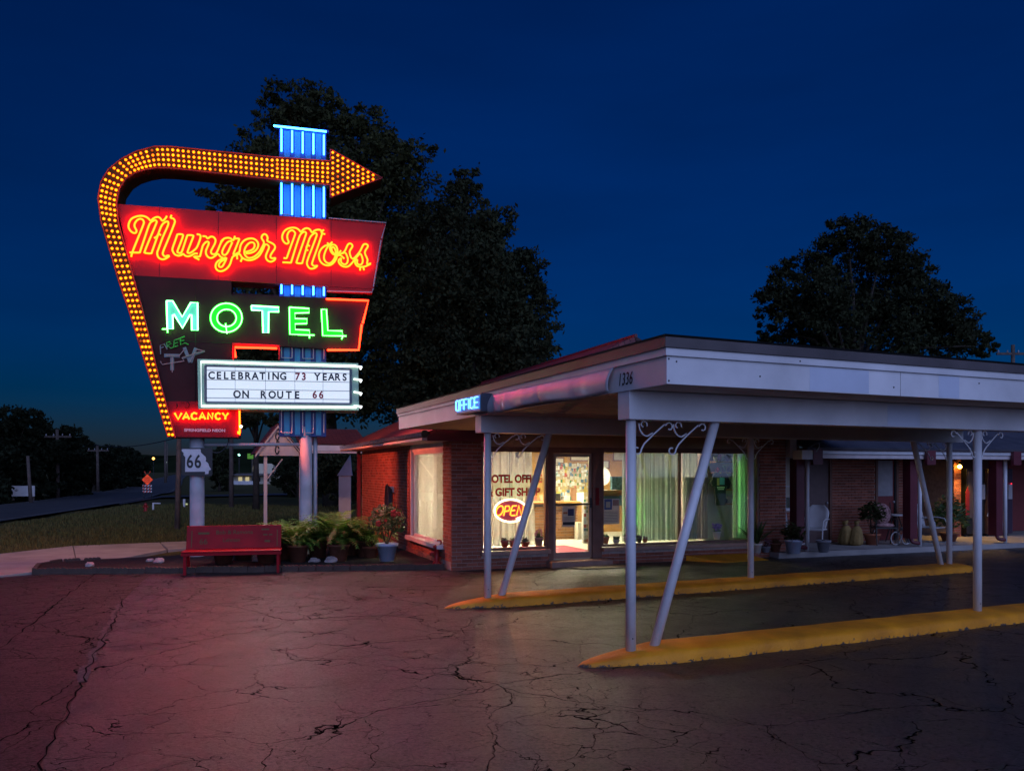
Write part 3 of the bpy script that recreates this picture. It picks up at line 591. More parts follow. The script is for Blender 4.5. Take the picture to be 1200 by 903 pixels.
for s, xs_, y0 in (('CELEBRATING', [152, 200, 246, 291, 339, 386, 431, 478, 518, 562, 610], 238), ('73', [703, 742], 245), ('YEARS', [828, 876, 918, 960, 1003], 247), ('ON', [315, 370], 358), ('ROUTE', [485, 540, 591, 646, 700], 360), ('66', [812, 853], 361)):
    for ch, zx in zip(s, xs_):
        y = y0 + (zx - xs_[0]) * (.012)
        p = sp(220 + zx / 5.4545, 400 + y / 5.4545, VM - .019)
        link('board_letter', glyph(ch, .155, .92, bold=.03), M['inkred'] if s in ('73', '66') else M['ink'], mq, p)
tb = [(417.5, 429), (235.5, 423.8), (236, 475.5), (417.5, 477.2)]
MB().tube([sp(x, y, VM - .05) for x, y in tb], .024, 6).build('border_tube', M['whtube'], mq)
for y0, y1 in ((429, 429.6), (444, 445), (459, 460.5), (475.5, 476)):
    a = sp(414.5, y0, VM - .05); c = sp(420.4, y1, VM - .05); MB().tube([a, (c[0] + .06, VM - .03, c[2]), (c[0] + .06, VM + .35, c[2])], .02, 6).build('side_tube', M['whtube'], mq)
# arrow
VA = -.38
st = [((196.5,512),(205.5,512.8)), ((175.8,444),(187,444)), ((150,361.7),(167,362)), ((139,330),(157.5,328)), ((118,259),(139,262)), ((114.4,232),(136.8,238)), ((118,213),(140,221)), ((127,198),(148,209.5)), ((142,186),(158,203)), ((160,177),(170.5,199)), ((181,171.4),(184,196.8)), ((199,171.4),(201,197.4)), ((322,184),(322,210.4)), ((387,188.5),(387,217))]
ao = [s[0] for s in st]; ai = [s[1] for s in st]
head = [(387, 174.5), (448, 208.6), (387, 231.5)]
outl = ao + head + ai[::-1]
body = MB()
so, si = spoly(ao, VA), spoly(ai, VA); n = len(so)
for k in range(n - 1): body.hexa([(so[k][0], VA, so[k][1]), (so[k+1][0], VA, so[k+1][1]), (si[k+1][0], VA, si[k+1][1]), (si[k][0], VA, si[k][1])][::-1], [(so[k][0], .3, so[k][1]), (so[k+1][0], .3, so[k+1][1]), (si[k+1][0], .3, si[k+1][1]), (si[k][0], .3, si[k][1])][::-1])
arrow = body.build('arrow', M['arrow'], sign)
MB().prism(spoly(head, VA - .003), VA - .003, .31).build('arrow_head', M['arrow'], arrow)
# returns of the arrow, a slightly proud rim
rim = spoly(outl, VA)
for a, c in zip(rim, rim[1:]): MB().tube([(a[0], VA - .004, a[1]), (c[0], VA - .004, c[1])], .013, 4).build('rim', M['signedge'], arrow)
bp_ = []
cen = [((a[0] + c[0]) / 2, (a[1] + c[1]) / 2) for a, c in st]
for k in range(len(st) - 1):
    L_ = math.dist(cen[k], cen[k + 1]); stp = 6.0 if k >= 11 else (7.4 if k < 4 else 6.6); nn = max(1, round(L_ / stp))
    for i in range(nn):
        t = (i + .5) / nn; o = lerp(ao[k], ao[k + 1], t); q = lerp(ai[k], ai[k + 1], t); wd = math.dist(o, q)
        rows = 2 if wd < 13 else (3 if wd < 21.5 else (4 if k < 12 else 5))
        stag = (i % 2) * .0
        for r_ in range(rows): bp_.append(lerp(o, q, (r_ + .5) / rows * .92 + .04))
for i in range(10):
    x = 390 + i * 5.9; t = (x - 387) / 61; y0 = 174.5 + (208.6 - 174.5) * t + 2.6; y1 = 231.5 + (208.6 - 231.5) * t - 2.6
    if y1 < y0: continue
    m_ = max(1, round((y1 - y0) / 6)); bp_ += [(x, y0 + (y1 - y0) * (j / m_ if m_ > 0 else .5)) for j in range(m_ + 1)] if y1 - y0 > 3 else [(x, (y0 + y1) / 2)]
n_ = M['bulb'].node_tree; bs_ = n_.nodes['Principled BSDF']; old = bs_.inputs['Emission Strength'].links[0].from_socket
oi = nd(n_, 'ShaderNodeObjectInfo'); ge = nd(n_, 'ShaderNodeNewGeometry'); ad_ = nd(n_, 'ShaderNodeMath', operation='ADD'); fr_ = nd(n_, 'ShaderNodeMath', operation='FRACT'); n_.links.new(oi.outputs['Random'], ad_.inputs[0]); n_.links.new(ge.outputs['Random Per Island'], ad_.inputs[1]); n_.links.new(ad_.outputs[0], fr_.inputs[0])
rp_ = ramp(n_, fr_.outputs[0], [(0, (.03, .03, .03)), (.035, (.5, .5, .5)), (.2, (.8, .8, .8)), (1, (1.15, 1.15, 1.15))]); mu_ = nd(n_, 'ShaderNodeMath', operation='MULTIPLY'); n_.links.new(old, mu_.inputs[0]); n_.links.new(rp_.outputs[0], mu_.inputs[1]); n_.links.new(mu_.outputs[0], bs_.inputs['Emission Strength'])
bme = bpy.data.meshes.new('bulb'); bb = bmesh.new(); bmesh.ops.create_icosphere(bb, subdivisions=2, radius=.026); bb.to_mesh(bme); bb.free(); bme.materials.append(M['bulb'])
rest = MB()
for i, (x, y) in enumerate(bp_):
    p = sp(x, y, VA - .03)
    if i < 300: link('bulb', bme, None, arrow, p)
    else: rest.ball(p, .026, n=8, m=6)
if rest.v: rest.build('bulb_row', M['bulb'], arrow, kind='stuff')
# the light the lit tubes and bulbs throw forward
def spot(px, py, v, col, pw, deg=160, aim=(0, -1, -.35)):
    l = bpy.data.lights.new('sign_glow', 'SPOT'); l.energy = pw; l.color = col; l.spot_size = R(deg); l.spot_blend = .9; l.shadow_soft_size = 0
    o = bpy.data.objects.new('sign_glow', l); C.objects.link(o); o.parent = sign; o.location = sp(px, py, v)
    o.rotation_euler = Vector(aim).to_track_quat('-Z', 'Y').to_euler()
SG = .42
for px, py in ((180, 290), (250, 300), (330, 300), (410, 310)): spot(px, py, VF - .15, (1, .05, .20), 800 * SG, 90, (.08, -1, -1.05))
for px, py in ((135, 280), (220, 190), (340, 200)): spot(px, py, VA - .15, (1, .22, .06), 210 * SG, 100, (0, -1, -1))
spot(300, 378, VF - .2, (.1, 1, .15), 110 * SG); spot(350, 235, -.4, (.1, .3, 1), 200 * SG)
spot(240, 488, VF - .15, (1, .085, .05), 160 * SG); spot(325, 483, VM - .04, (1, .80, .82), 380 * SG, 125, (0, -1, -.95))
spot(283, 495, VF - .05, (1, .14, .07), 1700 * SG, 56, (4.2, -.9, -1.7)); spot(283, 495, .3, (1, .14, .07), 1900 * SG, 72, (1, 1.08, -.5)); spot(436, 380, VF - .05, (1, .085, .06), 500 * SG, 150, (1, -.3, -.5))
for px, py in ((190, 290), (300, 300)): spot(px, py, .4, (1, .42, .14), 950 * SG, aim=(-.2, 1, -.6))      # the unseen back of the sign is assumed lit too
spot(128, 330, VA, (1, .20, .12), 1000 * SG, 140, (-1, -.05, -1.0))
# route sign on the left pole
rsn = thing('route_sign', 'black square route sign with white state outline on left pole', 'road sign', FS.w(0, -.19), FS.a)
def rp(px, py, v=-.0): u, z = FS.uz(px, py, -.19); return (u, z)
MB().prism([rp(211.8, 524.5), rp(247.5, 524.5), rp(249, 526), rp(248.8, 556), rp(247.5, 557.5), rp(214, 557), rp(212.8, 556)], -.012, .012).build('plate', M['black'], rsn)
stt = [(65,145),(100,135),(560,135),(575,165),(570,210),(600,250),(700,340),(715,400),(700,450),(770,510),(795,590),(840,660),(820,695),(790,690),(775,790),(685,795),(690,730),(160,735),(165,350),(115,285),(125,245),(75,190)]
MB().prism([rp(*p) for p in zt_(stt, (210, 520), 22.58)], -.018, -.011).build('state_outline', cm('sign_white', (.62, .62, .66), .4), rsn)
for zx in (288, 497):
    u, z = rp(210 + zx / 22.58, 520 + 625 / 22.58); link('digit', glyph('6', .285, .72, bold=.02), M['black'], rsn, (u, -.021, z))
b = MB(); b.box(-.06, .06, .012, .05, rp(230, 530)[1], rp(230, 526)[1]); b.box(-.06, .06, .012, .05, rp(230, 554)[1], rp(230, 550)[1]); b.build('bracket', M['pole'], rsn)

# ------------------------------------------------------------------ OFFICE BUILDING
cube = bpy.data.meshes.new('brick'); _b = MB().box(-.5, .5, -.5, .5, -.5, .5); cube.from_pydata(_b.v, [], _b.f); cube.materials.append(M['brick'])
cube2 = cube.copy(); cube2.materials.clear(); cube2.materials.append(M['obrick'])
CH, BL = .0706, .207
def brick_list(L0, L1, z0, z1, holes=()):
    out = []; k = 0; z = z0
    while z + CH <= z1 + .001:
        zc = z + CH / 2; iv = [(L0, L1)]
        for a, b_, c, d in holes:
            if c - .02 < zc < d + .02:
                iv = [q for s, e in iv for q in ((s, min(e, a)), (max(s, b_), e)) if q[1] - q[0] > .03]
        for s, e in iv:
            t = L0 - BL + (k % 2) * BL / 2
            while t < e:
                a, b_ = max(s, t + .005), min(e, t + BL - .005)
                if b_ - a > .03: out.append(((a + b_) / 2, zc, b_ - a))
                t += BL
        k += 1; z += CH
    return out
def lay(root, bricks, axis, face, singles, me=None, m=None, dep=.05):
    me = me or cube; rest = MB(); h = CH - .011
    for i, (t, z, l) in enumerate(bricks):
        j = rnd.uniform(-.002, .002)
        if axis == 'u': p, s = (t, face + dep / 2 + j, z), (l, dep, h)
        else: p, s = (face + dep / 2 + j, t, z), (dep, l, h)
        if i < singles: link('brick', me, None, root, p, None, s)
        else: rest.box(p[0] - s[0] / 2, p[0] + s[0] / 2, p[1] - s[1] / 2, p[1] + s[1] / 2, p[2] - s[2] / 2, p[2] + s[2] / 2)
    if rest.v: rest.build('brickwork', m or M['brick'], root, kind='stuff')
off = thing('office_building', 'red brick motel office with lit shop windows and glass door', 'building', FB.o, FB.a)
WT = 2.62
wl = MB(); wl.box(.012, .60, .012, .22, 0, WT); wl.box(.60, 2.0, .012, .22, 0, .268); wl.box(3.14, 7.0, .012, .22, 0, .268); wl.box(7.0, 7.69, .012, .22, 0, WT)
wfront = wl.build('front_wall', M['mortar'], off)
pier = brick_list(0, .594, 0, WT); blk = brick_list(.594, 2.0, 0, .27) + brick_list(3.14, 7.0, 0, .27); pier2 = brick_list(7.0, 7.69, 0, WT)
lay(wfront, pier + blk + pier2, 'u', 0, 300)
wl = MB(); wl.box(.012, .22, .22, .62, 0, WT); wl.box(.012, .22, .62, 3.1, 0, .36); wl.box(.012, .22, .62, 3.1, 2.5, WT); wl.box(.012, .22, 3.1, 9.3, 0, WT)
wside = wl.build('side_wall', M['mortar'], off)
lay(wside, brick_list(.05, 9.3, .16, WT, [(.60, 3.12, .35, 2.6)]), 'v', 0, 0)
for k in range(16): MB().box(-.02, .012, .62 + k * .55, .62 + k * .55 + .545, .0, .158 + (k % 3) * .003).build('base_stone', cm('base_stone', (.30, .14, .11), .9) if k == 0 else bpy.data.materials['base_stone'], wside)
wl = MB(); wl.box(0, 7.69, 9.2, 9.3, 0, WT); wl.box(7.5, 7.688, .22, 9.2, 0, WT); wl.build('rear_wall', M['mortar'], off)
# header above the shop windows
MB().box(.594, 7.0, .03, .20, 2.32, WT).build('header_board', pm('header_board', (.48, .36, .27), .15, 3, .7), off)
MB().box(.594, 7.0, .0, .029, 2.30, 2.36).build('header_trim', M['brown'], off)
# side window with white surround
win = MB(); win.box(.03, .09, .60, .66, .45, 2.3); win.box(.03, .09, 3.04, 3.10, .45, 2.3); win.box(.03, .09, .66, 3.04, .45, .50); win.box(.03, .09, .66, 3.04, 2.25, 2.3)
wn = win.build('window', M['white'], off)
MB().box(.055, .062, .66, 3.04, .50, 2.25).build('pane', M['glass'], wn)
MB().box(-.13, .05, .56, 3.30, .36, .45).build('sill', M['white'], wn, bevel=.01)
MB().box(.0, .03, .60, 3.10, 2.3, 2.52).build('head_board', M['white'], wn)
MB().box(-.03, .03, 3.10, 3.16, .45, 2.52).build('jamb', M['white'], wn)
MB().box(-.008, .03, 3.17, 3.36, .16, 2.6).build('shutter_strip', M['brown'], off)
M['sill'] = pm('brown_sill', (.40, .25, .19), .15, 5, .55)
def shopwin(u0, u1, mull=()):
    b = MB(); b.box(u0, u0 + .045, .02, .11, .355, 2.30); b.box(u1 - .045, u1, .02, .11, .355, 2.30); b.box(u0 + .045, u1 - .045, .02, .11, .355, .40); b.box(u0 + .045, u1 - .045, .02, .11, 2.265, 2.30)
    w_ = b.build('window', M['brown'], off)
    edges = [u0 + .045] + [m for m in mull] + [u1 - .045]
    for m in mull: MB().box(m - .02, m + .02, .03, .10, .40, 2.265).build('mullion', M['brown'], w_)
    for a, c in zip(edges, edges[1:]): MB().box(a + (.02 if a in mull else 0), c - (.02 if c in mull else 0), .06, .066, .40, 2.265).build('pane', M['glass'], w_)
    MB().box(u0 - .02, u1 + .02, -.12, .02, .27, .353).build('sill', M['sill'], w_, bevel=.008)
    return w_
w1 = shopwin(.594, 1.98); w2 = shopwin(3.17, 6.995, (5.01,))
# window lettering
M['winred'] = pm('red_window_lettering', (.42, .03, .035), .15, 10, .6, trans=.55)
for s, py, x0, x1 in (('MOTEL OFFICE', 565, 568, 635), ('& GIFT SHOP', 580.5, 570, 633)):
    u0, u1 = FB.at(x0, .055), FB.at(x1, .055); z = FB.z(py, 1.2, .055); me = text_mesh(s, .21, .001, 0, .010)
    co = [v.co.x for v in me.vertices]; wd = max(co) - min(co); me.transform(Matrix.Diagonal(((u1 - u0) / wd, 1, 1.0, 1)))
    link('window_lettering', me, M['winred'], w1, ((u0 + u1) / 2, .055, z))
# door
b = MB(); b.box(1.985, 2.10, .0, .12, .13, 2.30); b.box(2.955, 3.165, .0, .12, .13, 2.30); b.box(2.10, 2.955, .0, .12, 2.24, 2.30); df = b.build('door_frame', M['brown'], off)
b = MB(); b.box(2.105, 2.165, .03, .08, .15, 2.235); b.box(2.885, 2.95, .03, .08, .15, 2.235); b.box(2.165, 2.885, .03, .08, .15, .27); b.box(2.165, 2.885, .03, .08, 2.17, 2.235)
door = b.build('door', pm('bronze_door_metal', (.30, .20, .15), .15, 5, .4, metal=.4), off)
MB().box(2.165, 2.885, .052, .058, .27, 2.17).build('pane', M['glass'], door)
MB().tube([(2.15, -.0, 1.225), (2.93, -.0, 1.225)], .018, 8).build('push_bar', M['iron'], door)
MB().box(2.90, 2.94, .005, .03, 1.15, 1.35).build('lock', M['iron'], door)
MB().box(1.94, 3.26, -.30, -.005, 0, .125).build('step', M['sill'], off, bevel=.015)
text('sticker', 'PULL', .06, M['winred'], df, (3.06, -.005, 1.3), 0)
MB().box(3.02, 3.10, -.004, .0, 1.2, 1.55).build('notice_strip', M['winred'], df)
mat_ = MB(); mat_.slab([(2.15, -.42), (3.3, -.36), (3.65, -.55), (3.3, -.75), (2.5, -.72)], 0, .025)
tag(mat_.build('doormat', pm('worn_doormat', (.30, .26, .18), .4, 12, .95, bump=.8), loc=FB.o, rot=(0, 0, FB.a)), 'worn pale doormat on the asphalt below the office step', 'doormat')
# roof
RU, RZ, EZ = 3.85, 4.63, 2.62
uvroof('roof', [(-.48, 9.7, EZ), (-.48, -.15, EZ), (RU, -.15, RZ), (RU, 9.7, RZ)], .06, M['shingle'], off)
uvroof('roof', [(8.2, -.15, EZ), (8.2, 9.7, EZ), (RU, 9.7, RZ), (RU, -.15, RZ)], .06, M['shingle'], off)
MB().add([(0, .02, WT), (7.69, .02, WT), (RU, .02, RZ - .08)], [(0, 1, 2)]).build('gable_wall', M['white'], off)
MB().prism([(-.50, EZ - .17), (.7, EZ - .17), (RU, RZ - .55), (RU, RZ - .07), (-.50, EZ - .07)], -.145, -.10).build('rake_board', M['maroon'], off)
MB().tube([(RU, -.17, RZ + .01), (RU, 9.72, RZ + .01)], .04, 6).build('ridge_cap', M['maroon'], off)
gut = MB(); gut.prism([(-.60, EZ - .10), (-.47, EZ - .10), (-.47, EZ + .01), (-.62, EZ + .01)], -.18, 9.6)
MB().box(-.60, -.485, -.12, 9.6, EZ - .085, EZ - .005).build('gutter', pm('polished_gutter', (.45, .33, .34), .1, 4, .10, metal=.9, bump=.25, bscale=30), off)
MB().box(-.60, .012, -.10, 9.5, EZ - .16, EZ - .112).build('soffit', M['trim'], off)
b = MB(); b.tube([(-.56, -.16, EZ - .04), (-.56, -.12, EZ - .04)], .07, 10); b.build('gutter_cap', M['iron'], off)
b = MB(); b.box(-.13, -.03, 9.32, 9.42, 0, EZ - .16); b.build('downspout', M['maroon'], off)
# interior shell of the office
MB().box(.23, 7.49, .13, 9.1, .02, .14).build('floor', M['floor'], off)
MB().box(.23, 7.49, .23, 9.1, 2.52, 2.56).build('ceiling', M['cream'], off)
MB().box(.23, 7.49, 6.4, 6.5, .14, 2.52).build('panelled_wall', M['wallpanel'], off)
SW = FB.at(826, 1.1)
MB().box(SW, 7.49, 1.12, 1.2, .14, 2.52).build('shop_wall', pm('shop_wall_paint', (.50, .50, .42), .1, 4, .7), off)
sl = MB()
for k in range(30): MB().box(SW, 7.45, 1.09, 1.118, .2 + k * .075, .2 + k * .075 + .06).build('wall_slat', bpy.data.materials['shop_wall_paint'], off)
# curtains
def curtain(name, u0, u1, v, z0, z1, n, amp, m, label, flare=0):
    xs = int(n * 8); b = MB(); zz = 8
    for j in range(zz + 1):
        t = j / zz
        for i in range(xs + 1):
            s = i / xs; ph = n * 2 * math.pi * (s + .035 * math.sin(9 * s + u0) + .02 * math.sin(23 * s))
            uu = u0 + (u1 - u0) * s + flare * (t - 1) * (s - .3) * -1
            b.v.append((uu, v + amp * math.sin(ph) * (.6 + .4 * (1 - t)) + .3 * amp * math.sin(2.3 * ph + 1), z0 + (z1 - z0) * t))
    b.f = [(j * (xs + 1) + i, j * (xs + 1) + i + 1, (j + 1) * (xs + 1) + i + 1, (j + 1) * (xs + 1) + i) for j in range(zz) for i in range(xs)]
    o = b.build(name, m, smooth=True, loc=FB.o, rot=(0, 0, FB.a)); return tag(o, label, 'curtain', 'curtains in the office windows')
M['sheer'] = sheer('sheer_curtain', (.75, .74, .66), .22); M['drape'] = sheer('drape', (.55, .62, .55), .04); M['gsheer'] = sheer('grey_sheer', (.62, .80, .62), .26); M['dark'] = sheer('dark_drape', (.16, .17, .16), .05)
curtain('curtain', .64, FB.at(623, .25), .27, .42, 2.28, 8, .06, M['sheer'], 'sheer cream curtain behind the motel office window lettering', .12)
curtain('curtain', FB.at(729, .3), FB.at(745, .3), .3, .42, 2.28, 4, .035, M['drape'], 'pale drape just left of the front post in shop window')
curtain('curtain', FB.at(745, .25), FB.at(797, .25), .27, .42, 2.28, 12, .05, M['gsheer'], 'wide grey sheer curtain left of the shop window mullion')
curtain('curtain', FB.at(800, .28), FB.at(817, .28), .28, .42, 2.28, 5, .03, M['gsheer'], 'grey sheer curtain just right of the shop window mullion')
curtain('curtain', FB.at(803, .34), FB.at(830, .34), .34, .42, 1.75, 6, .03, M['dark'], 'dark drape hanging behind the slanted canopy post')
curtain('curtain', FB.at(859, .25), FB.at(873, .25), .25, .42, 2.28, 3, .05, M['drape'], 'green lit drape at the right end of shop window')
curtain('curtain', FB.at(875, .22), FB.at(889, .22), .22, .42, 2.28, 3, .03, M['dark'], 'dark drape at far right edge of shop window')  # drape uses the dark cloth colour
def vcurtain(v0, v1, u, n, label, m):
    b = MB(); xs = n * 8
    for j in range(5):
        for i in range(xs + 1): s = i / xs; b.v.append((u + .06 * math.sin(n * 6.283 * (s + .03 * math.sin(11 * s))) + .012 * math.sin(17 * s), v0 + (v1 - v0) * s, .48 + 1.8 * j / 4))
    b.f = [(j * (xs + 1) + i, j * (xs + 1) + i + 1, (j + 1) * (xs + 1) + i + 1, (j + 1) * (xs + 1) + i) for j in range(4) for i in range(xs)]
    tag(b.build('curtain', m, smooth=True, loc=FB.o, rot=(0, 0, FB.a)), label, 'curtain', 'curtains in the office windows')
vcurtain(.85, 2.1, .2, 7, 'white curtain in the right half of the side window', M['sheer']); vcurtain(2.35, 3.05, .2, 5, 'white curtain at the left edge of the side window', M['sheer'])
# OPEN sign
OPv = .14
def op(x, y): u, z = FB.uz(565 + x / 13.33, 550 + y / 13.33, OPv); return (u, z)
opo = FB.w(FB.at(597, OPv), OPv, .42)
ops = thing('open_sign', 'oval neon open sign glowing in the left office window', 'neon sign', FB.w(0, OPv), FB.a)
def arc(cx, cy, rx, ry, a0, a1, n=26): return [(cx + rx * math.cos(R(a0 + (a1 - a0) * i / n)), cy + ry * math.sin(R(a0 + (a1 - a0) * i / n))) for i in range(n + 1)]
M['opwhite'] = em('warm_white_neon', (1, .80, .42), 5); M['opred'] = em('pink_yellow_neon', (1, .30, .02), 3.2)
for q in (arc(435, 640, 250, 175, 40, 232), arc(440, 636, 250, 172, -128, 30)):
    MB().tube([(op(*p)[0], -.03, op(*p)[1]) for p in q], .017, 6).build('ring_tube', M['opwhite'], ops, True)
MB().tube([(op(*p)[0], -.03, op(*p)[1]) for p in [(525, 768), (610, 735)]], .017, 6).build('ring_tube', M['opwhite'], ops)
for q in ([(265 + 52 * math.cos(R(a)) - 22 * math.sin(R(a)), 640 + 76 * math.sin(R(a))) for a in range(0, 361, 20)], [(328, 718), (358, 568), (410, 568), (425, 600), (410, 640), (345, 650)], [(530, 562), (468, 566), (440, 640), (432, 700), (455, 715), (508, 712)], [(450, 640), (505, 632)], [(528, 715), (565, 562), (608, 715), (640, 562)]):
    MB().tube([(op(*p)[0], -.03, op(*p)[1]) for p in q], .0155, 6).build('letter_tube', M['opred'], ops, True)
MB().prism([op(*p) for p in ell(440, 640, 232, 150)], -.008, -.003).build('backing', pm('pink_acrylic', (.5, .06, .12), .1, 5, .3), ops)
MB().box(op(430, 470)[0] - .004, op(430, 470)[0] + .004, -.01, -.002, op(430, 480)[1], 2.27).build('hanger', M['iron'], ops)
l = bpy.data.lights.new('open_glow', 'SPOT'); l.energy = 32; l.color = (1, .34, .10); l.spot_size = R(165); l.shadow_soft_size = 0; o = bpy.data.objects.new('open_glow', l); C.objects.link(o); o.parent = ops; o.location = (op(430, 640)[0], -.06, op(430, 640)[1]); o.rotation_euler = Vector((.25, -1, .05)).to_track_quat('-Z', 'Y').to_euler()
# assumed ceiling lights, and unseen green tubes added for the shop window glow
M['lit'] = em('fluorescent_diffuser', (1, .90, .60), 165)
for i, (u, v, lb) in enumerate(((1.7, 2.6, 'assumed fluorescent ceiling light above the office door'), (3.6, 4.4, 'assumed fluorescent ceiling light behind the shop curtains'), (1.5, 4.0, 'assumed fluorescent ceiling light over the brick counter'), (5.4, 3.9, 'assumed fluorescent ceiling light deep inside the gift shop'))):
    t = thing('assumed_ceiling_light', lb, 'light', FB.w(u, v, 2.46), FB.a, 'assumed office ceiling lights')  # fixtures out of sight, assumed for the light in the room
    MB().box(-.6, .6, -.15, .15, .0, .05).build('housing', M['white'], t); MB().box(-.57, .57, -.13, .13, -.025, -.002).build('diffuser', M['lit'], t)
gt = thing('green_neon_tube', 'assumed green neon tube glowing unseen behind the shop window curtain', 'light', FB.w(FB.at(741, .55), .55, .42), FB.a)  # unseen tube, assumed from the green glow on the curtains
MB().tube([(0, 0, .35), (0, 0, .85)], .012, 6).build('tube', em('assumed_window_neon', (.06, 1, .05), 30), gt); MB().box(-.05, .05, .03, .06, .0, 1.35).build('bracket', M['white'], gt)
gt = thing('added_green_tube', 'unseen green tube added behind the drape beside the gift shop shelves', 'light', FB.w(FB.at(867, .5), .5, .42), FB.a)  # tube added out of sight to make the drape glow green
MB().tube([(0, 0, .1), (0, 0, 1.7)], .015, 6).build('tube', em('added_shop_glow', (.30, 1, .22), 9), gt); MB().box(-.03, .03, .03, .05, .0, 1.75).build('housing', M['white'], gt)
# counter
cnt = thing('reception_counter', 'tan brick reception counter with wooden top seen through the door', 'counter', FB.w(0, 4.4, .14), FB.a)
ca, cb = .5, FB.at(677, 4.4)
MB().box(ca, cb, .02, .5, 0, .90).build('core', M['mortar'], cnt); lay(cnt, [q for q in brick_list(ca, cb, 0, .90)], 'u', 0, 300, cube2, M['obrick'])
MB().box(ca - .03, cb + .05, -.08, .55, .90, .97).build('counter_top', M['wallpanel'], cnt, bevel=.01)
def deco(name, px0, px1, py0, py1, v, dep, m, label, cat, group=None):
    u0, u1 = FB.at(px0, v), FB.at(px1, v); um = (u0 + u1) / 2; z1, z0 = FB.z(py0, um, v), FB.z(py1, um, v)
    b = MB(); b.box((u0 - u1) / 2, (u1 - u0) / 2, 0, dep, 0, z1 - z0)
    return tag(b.build(name, m, loc=FB.w(um, v, z0), rot=(0, 0, FB.a), bevel=.006), label, cat, group)
def framed(px0, px1, py0, py1, v, m, label):
    u0, u1 = FB.at(px0, v), FB.at(px1, v); um = (u0 + u1) / 2; z1, z0 = FB.z(py0, um, v), FB.z(py1, um, v); h = z1 - z0; w_ = (u1 - u0) / 2
    t = thing('framed_picture', label, 'picture', FB.w(um, v, z0), FB.a, 'pictures on the office wall')
    b = MB(); b.box(-w_, w_, -.03, 0, 0, .03); b.box(-w_, w_, -.03, 0, h - .03, h); b.box(-w_, -w_ + .03, -.03, 0, .03, h - .03); b.box(w_ - .03, w_, -.03, 0, .03, h - .03)
    b.build('frame', M['brown'], t); MB().box(-w_ + .03, w_ - .03, -.015, -.002, .03, h - .03).build('print', m, t)
VB = 6.38
framed(649, 661, 536, 543, VB, cm('print_pale', (.55, .52, .42)), 'pale framed picture at upper left behind the counter')
framed(668, 690, 533, 540, VB, cm('print_cream', (.62, .56, .4)), 'wide cream framed picture at top behind the counter')
framed(649, 659, 544, 552, VB, cm('print_dark', (.08, .10, .12)), 'dark framed picture left above the counter')
framed(705, 714, 539, 549, VB, cm('print_grey', (.5, .5, .45)), 'small grey framed print in the shop window, left')
framed(718, 735, 528, 540, VB, cm('print_map', (.5, .48, .4)), 'wide framed print at top left of the shop window')
pb = thing('pin_board', 'board crowded with small cards and notices behind the counter', 'notice board', FB.w(0, VB, 1.2), FB.a)
u0, u1 = FB.at(650, VB), FB.at(692, VB); z0, z1 = FB.z(588, 5, VB) - 1.2, FB.z(543, 5, VB) - 1.2
MB().box(u0, u1, -.02, -.002, z0, z1).build('backing', cm('cork', (.45, .36, .2)), pb)
cols = [(.6, .56, .42), (.10, .20, .32), (.45, .08, .06), (.06, .22, .10), (.55, .42, .08), (.75, .75, .7), (.35, .25, .15), (.6, .6, .5), (.5, .6, .6)]; cmats = [cm('card_%s' % n_, c) for n_, c in zip(('cream', 'blue', 'red', 'green', 'yellow', 'white', 'brown', 'sand', 'pale'), cols)]
for i in range(15):
    for j in range(12):
        if rnd.random() < .15: continue
        cu = u0 + (u1 - u0) * (i + .5 + rnd.uniform(-.25, .25)) / 15; cz = z0 + (z1 - z0) * (j + .5 + rnd.uniform(-.25, .25)) / 12; a, h = rnd.uniform(.018, .05), rnd.uniform(.025, .06)
        y = -.024 - rnd.random() * .012; MB().box(cu - a, cu + a, y, y + .006, cz - h, cz + h).build('notice', rnd.choice(cmats[:1] * 3 + cmats), pb)
ds = thing('souvenir_tray', 'long tray of small souvenirs along the back of the counter', 'tray', FB.w(0, 4.62, 1.11), FB.a)
MB().box(ca, cb, 0, .22, 0, .02).build('tray', M['brown'], ds)
for k in range(26):
    x = ca + (cb - ca) * (k + .5) / 26; h_ = rnd.uniform(.06, .24); w_ = rnd.uniform(.025, .05); y_ = rnd.uniform(.03, .12)
    if k % 3 == 0: MB().lathe([(w_ * .8, .02), (w_, .03), (w_, h_ * .7), (w_ * .4, h_ * .8), (w_ * .4, h_)], (x, y_ + .04, 0), 10).build('souvenir', rnd.choice(cmats), ds, True)
    else: MB().box(x - w_, x + w_, y_, y_ + .06, .021, .02 + h_).build('souvenir', rnd.choice(cmats), ds)
fs_ = thing('flag_string', 'string of small coloured pennants across the office wall', 'bunting', FB.w(0, VB - .06, 2.2), FB.a)
q = [(u0 + (u1 - u0) * t, 0, -.25 * 4 * t * (1 - t)) for t in [i / 14 for i in range(15)]]; MB().tube(q, .006, 4).build('cord', M['iron'], fs_)
for k in range(14): x, y_, z_ = q[k]; MB().prism([(x, z_), (x + .07, z_), (x + .035, z_ - .11)], -.004, .0).build('pennant', cmats[k % 5], fs_)
deco('cash_register', 649, 657, 578, 588, 4.55, .25, M['black'], 'black cash register on the left of the counter', 'register')
deco('paper_stack', 661, 668, 581, 588.3, 4.6, .2, M['paper'], 'stack of white papers on the counter middle', 'papers')
deco('brochure_box', 671, 676, 571, 588, 4.6, .15, cm('brown_box', (.2, .1, .05)), 'dark brown box standing on the counter', 'box')
deco('white_ornament', 676.5, 684, 577, 588, 4.9, .15, cm('china', (.85, .85, .8), .3), 'white china ornament near the counter end', 'ornament')
deco('storage_cabinet', 677, 684, 612, 633, 4.2, .4, M['cream'], 'cream cabinet standing at the right end of the counter', 'cabinet')
